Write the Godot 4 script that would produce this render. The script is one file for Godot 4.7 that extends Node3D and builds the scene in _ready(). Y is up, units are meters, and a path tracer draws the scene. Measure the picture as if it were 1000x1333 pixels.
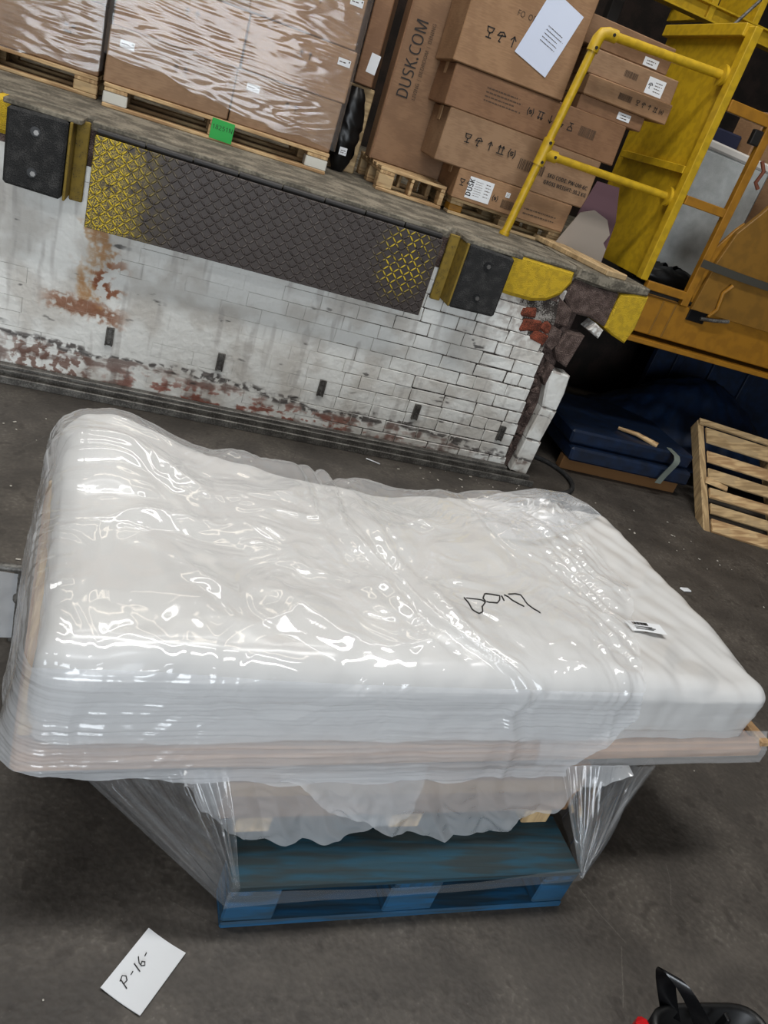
extends Node3D

# ---------------------------------------------------------------- setting up
var M := {}
var used := {}
const LOAD_TURN := 0.096          # how far the wrapped load is turned against the dock
const LOAD_AT := Vector3(-0.13, 0.0, -1.19)


func _ready() -> void:
	var cam := Camera3D.new()
	cam.name = "camera"
	cam.fov = 67.366
	cam.near = 0.05
	cam.far = 100.0
	add_child(cam)
	cam.transform = Transform3D(Basis(Vector3(0.9330319, 0.2997389, 0.1990176), Vector3(-0.1610915, 0.8426241, -0.5138425), Vector3(-0.3217156, 0.4473714, 0.8344806)).orthonormalized(), Vector3(0, 1.8, 0))
	cam.current = true
	var env := Environment.new()
	env.background_mode = Environment.BG_COLOR
	env.background_color = Color(0.55, 0.6, 0.66)
	env.tonemap_mode = Environment.TONE_MAPPER_LINEAR
	env.tonemap_exposure = 1.0
	env.sdfgi_enabled = true
	env.ssao_enabled = true
	env.ssil_enabled = true
	var we := WorldEnvironment.new()
	we.name = "environment"
	we.environment = env
	add_child(we)
	# long roof lights over the yard, and daylight from the open loading door behind the photographer
	roof_light(Vector3(0.6, 5.9, -1.9), Vector2(4.6, 0.7), 22.0, Color(1.0, 0.993, 0.98))
	roof_light(Vector3(0.9, 5.9, -4.7), Vector2(4.6, 0.5), 9.0, Color(1.0, 0.993, 0.98))
	roof_light(Vector3(-1.6, 5.9, 3.2), Vector2(4.0, 0.7), 12.0, Color(0.97, 0.985, 1.0))
	roof_light(Vector3(1.2, 5.9, -7.2), Vector2(4.6, 0.5), 3.0, Color(1.0, 0.95, 0.86))
	yard_door(Vector3(-0.5, 2.3, 9.36), Vector2(5.4, 4.2), 64.0, Color(0.94, 0.97, 1.0))
	make_materials()
	build_room()
	build_dock()
	build_load()
	build_stock()
	build_lift()
	build_under_lift()
	build_small_things()


func roof_light(at: Vector3, size: Vector2, power: float, tint: Color) -> void:
	var n := Node3D.new()
	used["window"] = used.get("window", 0) + 1
	n.name = "window_%d" % used["window"]
	add_child(n)
	n.position = at
	n.set_meta("kind", "structure")
	var glow := mat(Color(0.9, 0.92, 0.95), 0.5)
	glow.emission_enabled = true
	glow.emission = tint
	glow.emission_energy_multiplier = 1.0
	var st := begin()
	cbox(st, Vector3(size.x, 0.03, size.y), Vector3(0, 0.06, 0), 0.005)
	put("pane", st, glow, n)
	st = begin()
	for s in [-1.0, 1.0]:
		cbox(st, Vector3(size.x + 0.12, 0.14, 0.06), Vector3(0, 0.05, s * (size.y / 2 + 0.03)), 0.006)
		cbox(st, Vector3(0.06, 0.14, size.y), Vector3(s * (size.x / 2 + 0.03), 0.05, 0), 0.006)
	put("window_frame", st, mat(Color(0.5, 0.5, 0.5), 0.6), n)
	var l := AreaLight3D.new()
	l.name = "roof_light_glow"
	l.area_size = size
	l.light_color = tint
	l.light_energy = power
	l.area_normalize_energy = true
	l.area_range = 30.0
	l.area_attenuation = 2.0
	l.shadow_enabled = true
	n.add_child(l)
	l.position = Vector3(0, 0.035, 0)
	l.rotation.x = -PI / 2


func yard_door(at: Vector3, size: Vector2, power: float, tint: Color) -> void:
	var n := Node3D.new()
	n.name = "window_5"
	add_child(n)
	n.position = at
	n.set_meta("kind", "structure")
	var glow := mat(Color(0.9, 0.92, 0.95), 0.5)
	glow.emission_enabled = true
	glow.emission = tint
	glow.emission_energy_multiplier = 0.8
	var st := begin()
	cbox(st, Vector3(size.x, size.y, 0.03), Vector3(0, 0, 0.06), 0.005)
	put("pane", st, glow, n)
	var l := AreaLight3D.new()
	l.name = "doorway_daylight"
	l.area_size = size
	l.light_color = tint
	l.light_energy = power
	l.area_normalize_energy = true
	l.area_range = 30.0
	l.area_attenuation = 2.0
	l.shadow_enabled = true
	n.add_child(l)
	l.position = Vector3(0, 0, 0.03)


# ---------------------------------------------------------------- helpers
func numbered(called: String) -> String:
	var k: int = used.get(called, 0)
	used[called] = k + 1
	return called if k == 0 else "%s_%03d" % [called, k]


func thing(called: String, label: String, category: String, at := Vector3.ZERO, turn := 0.0, group := "") -> Node3D:
	var o := Node3D.new()
	o.name = numbered(called)
	add_child(o)
	o.position = at
	o.rotation.y = turn
	tag(o, label, category, group)
	return o


func tag(o: Node3D, label: String, category: String, group := "") -> Node3D:
	o.set_meta("label", label)
	o.set_meta("category", category)
	if group != "":
		o.set_meta("group", group)
	return o


func begin() -> SurfaceTool:
	var st := SurfaceTool.new()
	st.begin(Mesh.PRIMITIVE_TRIANGLES)
	st.set_smooth_group(-1)
	return st


func done(st: SurfaceTool) -> ArrayMesh:
	st.index()
	st.generate_normals()
	return st.commit()


func put(called: String, st: SurfaceTool, m: Material, parent: Node = null) -> MeshInstance3D:
	return place(called, done(st), m, parent)


func place(called: String, mesh: Mesh, m: Material, parent: Node = null) -> MeshInstance3D:
	var o := MeshInstance3D.new()
	o.mesh = mesh
	o.material_override = m
	if parent == null:
		o.name = numbered(called)
		add_child(o)
	else:
		o.name = called
		parent.add_child(o, true)
	return o


func struct(called: String, st: SurfaceTool, m: Material) -> MeshInstance3D:
	var o := put(called, st, m)
	o.set_meta("kind", "structure")
	return o


func tri(st: SurfaceTool, a: Vector3, b: Vector3, c: Vector3, inner: Vector3) -> void:
	var n := (a - c).cross(a - b)
	st.add_vertex(a)
	if n.dot((a + b + c) / 3.0 - inner) < 0.0:
		st.add_vertex(c)
		st.add_vertex(b)
	else:
		st.add_vertex(b)
		st.add_vertex(c)


func quad(st: SurfaceTool, a: Vector3, b: Vector3, c: Vector3, d: Vector3, inner: Vector3) -> void:
	tri(st, a, b, c, inner)
	tri(st, a, c, d, inner)


# a box with chamfered edges, its corners optionally nudged by rng
func cbox(st: SurfaceTool, size: Vector3, at := Vector3.ZERO, c := 0.004, turn := Basis.IDENTITY, rng: RandomNumberGenerator = null, wob := 0.0) -> void:
	var h := size / 2.0
	c = minf(c, minf(h.x, minf(h.y, h.z)) * 0.9)
	var v := {}
	for sx in [-1, 1]:
		for sy in [-1, 1]:
			for sz in [-1, 1]:
				var s := Vector3(sx, sy, sz)
				var j := Vector3.ZERO
				if rng:
					j = Vector3(rng.randf_range(-wob, wob), rng.randf_range(-wob, wob), rng.randf_range(-wob, wob))
				for ax in 3:
					var p := s * (h - Vector3.ONE * c)
					p[ax] = s[ax] * h[ax]
					v[[sx, sy, sz, ax]] = at + turn * (p + j)
	for ax in 3:
		var b := (ax + 1) % 3
		var d := (ax + 2) % 3
		for s in [-1, 1]:
			var q := []
			for e in [[-1, -1], [1, -1], [1, 1], [-1, 1]]:
				var k := [0, 0, 0, ax]
				k[ax] = s
				k[b] = e[0]
				k[d] = e[1]
				q.append(v[k])
			quad(st, q[0], q[1], q[2], q[3], at)
			for t in [-1, 1]:
				var k1 := [0, 0, 0, ax]
				k1[ax] = s
				k1[b] = t
				k1[d] = 1
				var k2 := k1.duplicate()
				k2[d] = -1
				var k3 := k2.duplicate()
				k3[3] = b
				var k4 := k1.duplicate()
				k4[3] = b
				quad(st, v[k1], v[k2], v[k3], v[k4], at)
	for sx in [-1, 1]:
		for sy in [-1, 1]:
			for sz in [-1, 1]:
				tri(st, v[[sx, sy, sz, 0]], v[[sx, sy, sz, 1]], v[[sx, sy, sz, 2]], at)


# box between two opposite corners
func slab(st: SurfaceTool, lo: Vector3, hi: Vector3, c := 0.004) -> void:
	cbox(st, (hi - lo).abs(), (lo + hi) / 2.0, c)


func ring_frame(dir: Vector3) -> Array:
	var a := dir.cross(Vector3.UP if absf(dir.y) < 0.9 else Vector3.RIGHT).normalized()
	return [a, dir.cross(a).normalized()]


# round bar along a polyline
func tube(st: SurfaceTool, pts: Array, r: float, sides := 12, r2 := -1.0) -> void:
	if r2 < 0.0:
		r2 = r
	var rings := []
	var ref := Vector3.ZERO
	for i in pts.size():
		var dir: Vector3 = (pts[mini(i + 1, pts.size() - 1)] - pts[maxi(i - 1, 0)]).normalized()
		if ref == Vector3.ZERO:
			ref = ring_frame(dir)[0]
		var a := (ref - dir * ref.dot(dir)).normalized()
		ref = a
		var b := dir.cross(a)
		var ring := []
		var rr := lerpf(r, r2, float(i) / maxf(1.0, pts.size() - 1.0))
		for k in sides:
			var t := TAU * k / sides
			ring.append(pts[i] + (a * cos(t) + b * sin(t)) * rr)
		rings.append(ring)
	st.set_smooth_group(1)
	for i in pts.size() - 1:
		var mid: Vector3 = (pts[i] + pts[i + 1]) / 2.0
		for k in sides:
			var n := (k + 1) % sides
			quad(st, rings[i][k], rings[i][n], rings[i + 1][n], rings[i + 1][k], mid)
	st.set_smooth_group(-1)
	for e in [0, pts.size() - 1]:
		var inner: Vector3 = pts[1] if e == 0 else pts[pts.size() - 2]
		for k in sides:
			tri(st, pts[e], rings[e][k], rings[e][(k + 1) % sides], inner)


# polygon in the XY plane pushed back along -z (front at z), optional edge chamfer made by insetting the front
func prism(st: SurfaceTool, poly: PackedVector2Array, z: float, depth: float, bevel := 0.0, turn := Transform3D.IDENTITY) -> void:
	if Geometry2D.is_polygon_clockwise(poly):
		poly.reverse()
	var front := poly
	if bevel > 0.0:
		front = PackedVector2Array()
		var n := poly.size()
		for i in n:
			var a := (poly[i] - poly[(i + n - 1) % n]).normalized()
			var b := (poly[(i + 1) % n] - poly[i]).normalized()
			var inn := (Vector2(-a.y, a.x) + Vector2(-b.y, b.x)).normalized()
			front.append(poly[i] + inn * bevel)
	var ids := Geometry2D.triangulate_polygon(front)
	var z1 := z - depth
	for i in range(0, ids.size(), 3):
		var a := front[ids[i]]
		var b := front[ids[i + 1]]
		var c := front[ids[i + 2]]
		tri(st, turn * Vector3(a.x, a.y, z), turn * Vector3(b.x, b.y, z), turn * Vector3(c.x, c.y, z), turn * Vector3(a.x, a.y, z - 1.0))
		a = poly[ids[i]]
		b = poly[ids[i + 1]]
		c = poly[ids[i + 2]]
		tri(st, turn * Vector3(a.x, a.y, z1), turn * Vector3(b.x, b.y, z1), turn * Vector3(c.x, c.y, z1), turn * Vector3(a.x, a.y, z1 + 1.0))
	for i in poly.size():
		var k := (i + 1) % poly.size()
		var p := poly[i]
		var q := poly[k]
		var nrm := Vector2(q.y - p.y, p.x - q.x).normalized()
		var ins := turn * (Vector3((p.x + q.x) / 2 - nrm.x, (p.y + q.y) / 2 - nrm.y, (z + z1) / 2))
		quad(st, turn * Vector3(p.x, p.y, z - bevel), turn * Vector3(q.x, q.y, z - bevel), turn * Vector3(q.x, q.y, z1), turn * Vector3(p.x, p.y, z1), ins)
		if bevel > 0.0:
			quad(st, turn * Vector3(front[i].x, front[i].y, z), turn * Vector3(front[k].x, front[k].y, z), turn * Vector3(q.x, q.y, z - bevel), turn * Vector3(p.x, p.y, z - bevel), ins)


# a sheet over a grid; f(a, b) gives the point for a, b in 0..1
func sheet(st: SurfaceTool, nu: int, nv: int, f: Callable, flip := false) -> void:
	st.set_smooth_group(1)
	var g := []
	for j in nv + 1:
		var row := PackedVector3Array()
		for i in nu + 1:
			row.append(f.call(float(i) / nu, float(j) / nv))
		g.append(row)
	for j in nv:
		for i in nu:
			var a: Vector3 = g[j][i]
			var b: Vector3 = g[j][i + 1]
			var c: Vector3 = g[j + 1][i + 1]
			var d: Vector3 = g[j + 1][i]
			for p in ([a, b, c, a, c, d] if not flip else [a, c, b, a, d, c]):
				st.add_vertex(p)
	st.set_smooth_group(-1)


func noise(seed_value: int, freq: float, octaves := 3, type := FastNoiseLite.TYPE_SIMPLEX_SMOOTH) -> FastNoiseLite:
	var n := FastNoiseLite.new()
	n.seed = seed_value
	n.noise_type = type
	n.frequency = freq
	n.fractal_type = FastNoiseLite.FRACTAL_FBM if octaves > 1 else FastNoiseLite.FRACTAL_NONE
	n.fractal_octaves = octaves
	return n


# bytes of a noise picture, stretched sx times along u and sy along v
func noise_bytes(seed_value: int, w: int, h: int, freq: float, octaves := 4, sx := 1, sy := 1, type := FastNoiseLite.TYPE_SIMPLEX_SMOOTH) -> PackedByteArray:
	var im := noise(seed_value, freq, octaves, type).get_seamless_image(maxi(8, w / sx), maxi(8, h / sy))
	im.convert(Image.FORMAT_L8)
	im.resize(w, h, Image.INTERPOLATE_CUBIC)
	return im.get_data()


func picture(w: int, h: int, rgb: PackedByteArray) -> ImageTexture:
	return ImageTexture.create_from_image(Image.create_from_data(w, h, false, Image.FORMAT_RGB8, rgb))


func grey_picture(w: int, h: int, g: PackedByteArray) -> ImageTexture:
	return ImageTexture.create_from_image(Image.create_from_data(w, h, false, Image.FORMAT_L8, g))


func mat(c: Color, rough := 0.7, metal := 0.0) -> StandardMaterial3D:
	var m := StandardMaterial3D.new()
	m.albedo_color = c
	m.roughness = rough
	m.metallic = metal
	return m


# a material with a colour texture laid on by triplanar mapping
func tex_mat(t: Texture2D, scale: float, rough := 0.7, world := false, bump: Texture2D = null, relief := 0.1) -> StandardMaterial3D:
	var m := mat(Color.WHITE, rough)
	m.albedo_texture = t
	m.uv1_triplanar = true
	m.uv1_world_triplanar = world
	m.uv1_triplanar_sharpness = 8.0
	m.uv1_scale = Vector3.ONE * scale
	if bump:
		m.heightmap_enabled = true
		m.heightmap_texture = bump
		m.heightmap_scale = relief
	return m


func mix_bytes(w: int, h: int, f: Callable) -> ImageTexture:
	var out := PackedByteArray()
	out.resize(w * h * 3)
	for i in w * h:
		var c: Color = f.call(i)
		out[i * 3] = clampi(int(c.r * 255.0), 0, 255)
		out[i * 3 + 1] = clampi(int(c.g * 255.0), 0, 255)
		out[i * 3 + 2] = clampi(int(c.b * 255.0), 0, 255)
	return picture(w, h, out)


func step01(a: float, b: float, x: float) -> float:
	return smoothstep(a, b, x)


# flat print on a face: parent-local place, reading along turn.x, facing turn.z
func words(called: String, text: String, height: float, at: Vector3, m: Material, parent: Node, turn := Basis.IDENTITY, bold := false, width := 0.0) -> MeshInstance3D:
	var t := TextMesh.new()
	var f := SystemFont.new()
	f.font_names = PackedStringArray(["Droid Sans"])
	if bold:
		f.font_weight = 700
	t.font = f
	t.font_size = 48
	t.text = text
	t.depth = 0.0006
	t.pixel_size = height / 36.0
	t.curve_step = 2.0
	t.horizontal_alignment = HORIZONTAL_ALIGNMENT_CENTER
	t.vertical_alignment = VERTICAL_ALIGNMENT_CENTER
	var o := place(called, t, m, parent)
	var k := 1.0
	if width > 0.0:
		k = width / maxf(0.001, t.get_aabb().size.x)
	o.transform = Transform3D(turn.scaled_local(Vector3(k, 1, 1)), at)
	return o


# printed line drawing: strokes in a unit square
func drawing(called: String, strokes: Array, size: float, thick: float, at: Vector3, m: Material, parent: Node, turn := Basis.IDENTITY) -> MeshInstance3D:
	var st := begin()
	for s in strokes:
		for i in s.size() - 1:
			var a := Vector3(s[i].x, s[i].y, 0) * size
			var b := Vector3(s[i + 1].x, s[i + 1].y, 0) * size
			var d := b - a
			var bs := Basis(Vector3.BACK, d.angle_to(Vector3.RIGHT) * signf(d.y if d.y != 0.0 else 1.0))
			cbox(st, Vector3(d.length() + thick * 0.8, thick, 0.0006), (a + b) / 2, 0.0001, bs)
	var o := put(called, st, m, parent)
	o.transform = Transform3D(turn, at)
	return o


func icon(kind: int) -> Array:
	var v := func(a: Array) -> Array:
		var r := []
		for i in range(0, a.size(), 2):
			r.append(Vector2(a[i], a[i + 1]))
		return r
	match kind:
		0: return [v.call([-0.4, 0.5, -0.3, 0.1, 0, -0.05, 0.3, 0.1, 0.4, 0.5, -0.4, 0.5]), v.call([0, -0.05, 0, -0.5]), v.call([-0.3, -0.5, 0.3, -0.5])]      # glass
		1: return [v.call([-0.5, 0.05, -0.3, 0.4, 0.1, 0.5, 0.45, 0.2, -0.5, 0.05]), v.call([0, 0.25, -0.2, -0.45, 0, -0.5])]                                          # umbrella
		2: return [v.call([0, -0.5, 0, 0.5]), v.call([-0.3, 0.15, 0, 0.5, 0.3, 0.15])]                                                                                                  # arrow
		3: return [v.call([-0.25, -0.4, -0.25, 0.5]), v.call([-0.42, 0.25, -0.25, 0.5, -0.08, 0.25]), v.call([0.25, -0.4, 0.25, 0.5]), v.call([0.08, 0.25, 0.25, 0.5, 0.42, 0.25]), v.call([-0.5, -0.5, 0.5, -0.5])]
		_: return [v.call([-0.35, 0.5, -0.5, 0, -0.35, -0.5]), v.call([0.35, 0.5, 0.5, 0, 0.35, -0.5]), v.call([0.15, 0.2, -0.15, 0.2, -0.2, 0, 0.2, 0, 0.15, -0.2, -0.15, -0.2])]


func barcode(size: Vector2, at: Vector3, m: Material, parent: Node, seed_value := 3) -> void:
	var rng := RandomNumberGenerator.new()
	rng.seed = seed_value
	var st := begin()
	var x := -size.x / 2
	while x < size.x / 2:
		var w := size.x * rng.randf_range(0.012, 0.04)
		cbox(st, Vector3(w, size.y, 0.0005), Vector3(x + w / 2, 0, 0), 0.0001)
		x += w + size.x * rng.randf_range(0.012, 0.035)
	var o := put("barcode", st, m, parent)
	o.position = at


# ---------------------------------------------------------------- materials
func make_materials() -> void:
	# concrete yard floor: dark, scuffed and scratched
	var w := 1024
	var a := noise_bytes(1, w, w, 0.006, 5)
	var b := noise_bytes(2, w, w, 0.09, 3)
	var c := noise_bytes(3, w, w, 0.02, 3, 1, 1)
	var d := noise_bytes(4, w, w, 0.25, 2)
	var mix := func(i: int) -> Color:
		var t := a[i] / 255.0 * 0.55 + b[i] / 255.0 * 0.3 + c[i] / 255.0 * 0.15
		var col := Color(0.235, 0.216, 0.197).lerp(Color(0.325, 0.302, 0.276), smoothstep(0.25, 0.75, t))
		var chalk := smoothstep(0.66, 0.8, b[i] / 255.0 * 0.62 + a[i] / 255.0 * 0.38)
		var speck := smoothstep(0.8, 0.9, d[i] / 255.0) * smoothstep(0.45, 0.65, c[i] / 255.0)
		col = col.lerp(Color(0.5, 0.48, 0.455), 0.3 * chalk + 0.6 * speck)
		return col.lerp(Color(0.14, 0.12, 0.105), 0.35 * smoothstep(0.66, 0.8, c[i] / 255.0))
	var im := mix_bytes(w, w, mix).get_image()
	var rng := RandomNumberGenerator.new()
	rng.seed = 11
	for k in 46:                                     # straight scratches
		var p := Vector2(rng.randf() * w, rng.randf() * w)
		var ang := rng.randf() * TAU
		var pale := rng.randf() < 0.7
		var len := rng.randi_range(12, 90)
		var br := rng.randf_range(0.1, 0.35)
		for s in len:
			ang += rng.randf_range(-0.03, 0.03)
			p += Vector2.from_angle(ang)
			var x := posmod(int(p.x), w)
			var y := posmod(int(p.y), w)
			im.set_pixel(x, y, im.get_pixel(x, y).lerp(Color(0.62, 0.6, 0.57) if pale else Color(0.08, 0.07, 0.06), br))
	M.floor = tex_mat(ImageTexture.create_from_image(im), 0.45, 0.62, true, grey_picture(w, w, b), 0.12)
	M.floor.uv1_triplanar_sharpness = 2.0

	# dusty dock concrete
	var w2 := 512
	var a2 := noise_bytes(21, w2, w2, 0.012, 5)
	var b2 := noise_bytes(22, w2, w2, 0.12, 3)
	M.dock = tex_mat(mix_bytes(w2, w2, func(i: int) -> Color:
		var t := a2[i] / 255.0 * 0.6 + b2[i] / 255.0 * 0.4
		return Color(0.31, 0.29, 0.25).lerp(Color(0.52, 0.49, 0.43), smoothstep(0.3, 0.7, t))), 0.8, 0.85, true, grey_picture(w2, w2, b2), 0.1)
	M.rubble = tex_mat(mix_bytes(w2, w2, func(i: int) -> Color:
		var t := a2[i] / 255.0 * 0.4 + b2[i] / 255.0 * 0.6
		return Color(0.27, 0.21, 0.19).lerp(Color(0.5, 0.43, 0.4), smoothstep(0.3, 0.75, t))), 2.2, 0.95, true, grey_picture(w2, w2, b2), 0.9)
	M.mortar = tex_mat(mix_bytes(w2, w2, func(i: int) -> Color:
		var t := a2[i] / 255.0 * 0.5 + b2[i] / 255.0 * 0.5
		return Color(0.2, 0.175, 0.16).lerp(Color(0.6, 0.58, 0.55), smoothstep(0.4, 0.62, t))), 1.4, 0.95, true, grey_picture(w2, w2, b2), 0.5)
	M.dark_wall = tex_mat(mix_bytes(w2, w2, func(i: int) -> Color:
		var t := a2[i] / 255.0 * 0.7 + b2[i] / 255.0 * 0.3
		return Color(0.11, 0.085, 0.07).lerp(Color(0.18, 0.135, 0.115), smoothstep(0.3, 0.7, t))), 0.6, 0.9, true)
	M.orange_brick = tex_mat(mix_bytes(w2, w2, func(i: int) -> Color:
		var t := a2[i] / 255.0 * 0.4 + b2[i] / 255.0 * 0.6
		return Color(0.3, 0.15, 0.1).lerp(Color(0.58, 0.29, 0.2), smoothstep(0.3, 0.7, t))), 2.0, 0.95, true, grey_picture(w2, w2, b2), 0.5)

	# white paint on the dock wall, laid over 4.4 x 1.4 m with its rust, soot, dark blotches and bare red patches
	var pw := 1536
	var ph := 490
	var n1 := noise_bytes(31, pw, ph, 0.008, 4)
	var n2 := noise_bytes(32, pw, ph, 0.05, 4)
	var n3 := noise_bytes(33, pw, ph, 0.03, 3, 1, 8)     # streaks running down
	var n4 := noise_bytes(34, pw, ph, 0.035, 4, 3, 1)     # stretched along the courses
	var paint := func(i: int) -> Color:
		var x := (i % pw) * 4.4 / pw - 1.75
		var y := 1.4 - (i / pw) * 1.4 / ph
		var f1 := n1[i] / 255.0
		var f2 := n2[i] / 255.0
		var f3 := n3[i] / 255.0
		var f4 := n4[i] / 255.0
		var col := Color(0.9, 0.9, 0.88).lerp(Color(0.8, 0.785, 0.755), smoothstep(0.35, 0.75, f1))
		col = col.lerp(Color(0.62, 0.6, 0.58), 0.35 * smoothstep(0.6, 0.8, f3))
		# soot line above the lowest courses
		var yl := 0.235 - 0.035 * (x + 0.7) + 0.02 * sin(x * 5.0) + (f4 - 0.5) * 0.09
		var band := smoothstep(0.032, 0.0, absf(y - yl)) * smoothstep(0.34, 0.56, f2)
		col = col.lerp(Color(0.25, 0.23, 0.22), 0.85 * band)
		# worn lowest courses
		var low := smoothstep(yl, yl - 0.03, y)
		col = col.lerp(Color(0.45, 0.38, 0.35), low * 0.8 * smoothstep(0.46, 0.66, f4 * 0.6 + f3 * 0.4))
		var red := low * smoothstep(-0.35, 0.1, x) * smoothstep(1.9, 0.9, x) * smoothstep(0.5, 0.6, f4 * 0.55 + f2 * 0.45) * smoothstep(0.2, 0.08, y)
		col = col.lerp(Color(0.52, 0.27, 0.21), 0.75 * red)
		var red2 := low * smoothstep(-0.75, -0.6, x) * smoothstep(-0.2, -0.35, x) * smoothstep(0.48, 0.58, f2)
		col = col.lerp(Color(0.4, 0.27, 0.22), 0.75 * red2)
		# rust run below the plate
		var cx := -0.33 + 0.035 * sin(y * 19.0) + (f2 - 0.5) * 0.1
		var run := smoothstep(0.075, 0.02, absf(x - cx)) * smoothstep(0.4, 0.47, y) * smoothstep(0.9, 0.84, y) * smoothstep(0.3, 0.62, f2 * 0.5 + f3 * 0.5 + 0.12 * smoothstep(0.65, 0.8, y))
		col = col.lerp(Color(0.64, 0.42, 0.2), 0.75 * run)
		var cx2 := -0.27 + (f1 - 0.5) * 0.25
		var run2 := smoothstep(0.11, 0.03, absf(x - cx2)) * smoothstep(0.5, 0.53, y) * smoothstep(0.8, 0.6, y) * smoothstep(0.5, 0.62, f2)
		col = col.lerp(Color(0.5, 0.24, 0.1), 0.9 * run2)
		var pool := smoothstep(0.25, 0.12, absf(x + 0.34)) * smoothstep(0.06, 0.02, absf(y - (0.44 - (x + 0.34) * 0.08) + (f2 - 0.5) * 0.07)) * smoothstep(0.28, 0.45, f2 * 0.5 + f4 * 0.5)
		col = col.lerp(Color(0.5, 0.3, 0.19), 0.8 * pool)
		# darker blotches towards the top of the broken right end
		var end := smoothstep(1.5, 2.2, x) * smoothstep(0.7, 1.05, y)
		col = col.lerp(Color(0.5, 0.45, 0.42), end * 0.6 * smoothstep(0.4, 0.7, f2))
		# thin black scuffs along the courses
		var scuff := smoothstep(0.78, 0.86, f4) * smoothstep(0.5, 0.7, f1)
		return col.lerp(Color(0.2, 0.19, 0.18), 0.7 * scuff)
	M.paint = tex_mat(mix_bytes(pw, ph, paint), 1.0, 0.55, true, grey_picture(pw, ph, n2), 0.35)
	M.paint.uv1_scale = Vector3(1 / 4.4, 1 / 1.4, 1 / 4.4)
	M.paint.uv1_offset = Vector3(1.75 / 4.4, -1.0, 0)

	# tread plate: raised bars, yellow paint left on both ends
	var tw := 1780
	var th := 435
	var t1 := noise_bytes(41, tw, th, 0.012, 3)
	var t2 := noise_bytes(42, tw, th, 0.12, 3)
	var relief := PackedByteArray()
	relief.resize(tw * th)
	var cell := 30.0
	for i in tw * th:
		var x := float(i % tw)
		var y := float(i / tw)
		var gx := floorf(x / cell)
		var gy := floorf(y / cell)
		var lx := x - (gx + 0.5) * cell
		var ly := y - (gy + 0.5) * cell
		var s := 1.0 if posmod(int(gx + gy), 2) == 0 else -1.0
		var al := (lx + ly * s) * 0.7071
		var ac := (lx - ly * s) * 0.7071
		relief[i] = int(255.0 * smoothstep(1.0, 0.55, sqrt(pow(al / 20.0, 2.0) + pow(ac / 5.2, 2.0))))
	var plate := func(i: int) -> Color:
		var x := (i % tw) / float(tw)
		var y := 1.0 - (i / tw) / float(th)
		var f1 := t1[i] / 255.0
		var f2 := t2[i] / 255.0
		var up := relief[i] / 255.0
		var col := Color(0.195, 0.165, 0.155).lerp(Color(0.265, 0.232, 0.215), f2)
		col = col.lerp(Color(0.46, 0.43, 0.4), 0.65 * smoothstep(0.35, 0.9, up) * smoothstep(0.3, 0.7, f1 * 0.6 + f2 * 0.4))
		var l := smoothstep(0.2, 0.05, x) * 0.75 + smoothstep(0.26, 0.1, x) * 0.25
		var rx := Vector2((x - 0.9) / 0.11, (y - 0.62) / 0.62).length()
		var r := smoothstep(1.0, 0.35, rx)
		var keep := maxf(l * smoothstep(0.3, 0.5, f1 * 0.6 + f2 * 0.3 + l * 0.16), r * smoothstep(0.32, 0.5, f1 * 0.7 + f2 * 0.3))
		keep *= lerpf(0.8 * smoothstep(0.6, 0.35, f2), 1.0, smoothstep(0.25, 0.6, up)) if x < 0.5 else smoothstep(0.08, 0.35, up)
		return col.lerp(Color(0.8, 0.69, 0.16), clampf(keep * 1.15, 0.0, 1.0))
	M.plate = tex_mat(mix_bytes(tw, th, plate), 1.0, 0.5, true, grey_picture(tw, th, relief), 0.5)
	M.plate.metallic = 0.15
	M.plate.uv1_scale = Vector3(1 / 1.745, 1 / 0.425, 1.0)
	M.plate.uv1_offset = Vector3(0.378 / 1.745, -1.295 / 0.425, 0)

	# worn yellow paint
	var y1 := noise_bytes(51, w2, w2, 0.015, 4)
	var y2 := noise_bytes(52, w2, w2, 0.1, 4)
	var yellow := func(bare: float, worn: Color, fresh: Color) -> ImageTexture:
		return mix_bytes(w2, w2, func(i: int) -> Color:
			var f1 := y1[i] / 255.0
			var f2 := y2[i] / 255.0
			var col := fresh.lerp(fresh.darkened(0.08), smoothstep(0.35, 0.7, f1))
			return col.lerp(worn, 0.85 * smoothstep(1.0 - bare, 1.12 - bare, f1 * 0.35 + f2 * 0.65)))
	M.yellow = tex_mat(yellow.call(0.14, Color(0.28, 0.24, 0.16), Color(0.74, 0.6, 0.1)), 1.7, 0.45, true)
	M.yellow_worn = tex_mat(yellow.call(0.25, Color(0.3, 0.26, 0.2), Color(0.8, 0.66, 0.12)), 2.6, 0.7, true, grey_picture(w2, w2, y2), 0.5)
	M.yellow_dirty_shaded = tex_mat(yellow.call(0.34, Color(0.17, 0.14, 0.09), Color(0.5, 0.41, 0.12)), 2.2, 0.75, true)  # bumper brackets: dirt plus their shade, both put into a darker yellow
	M.orange = tex_mat(yellow.call(0.19, Color(0.3, 0.21, 0.1), Color(0.61, 0.42, 0.1)), 1.2, 0.5, true)
	M.amber = tex_mat(yellow.call(0.19, Color(0.34, 0.24, 0.1), Color(0.52, 0.37, 0.12)), 1.0, 0.55, true)

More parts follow.
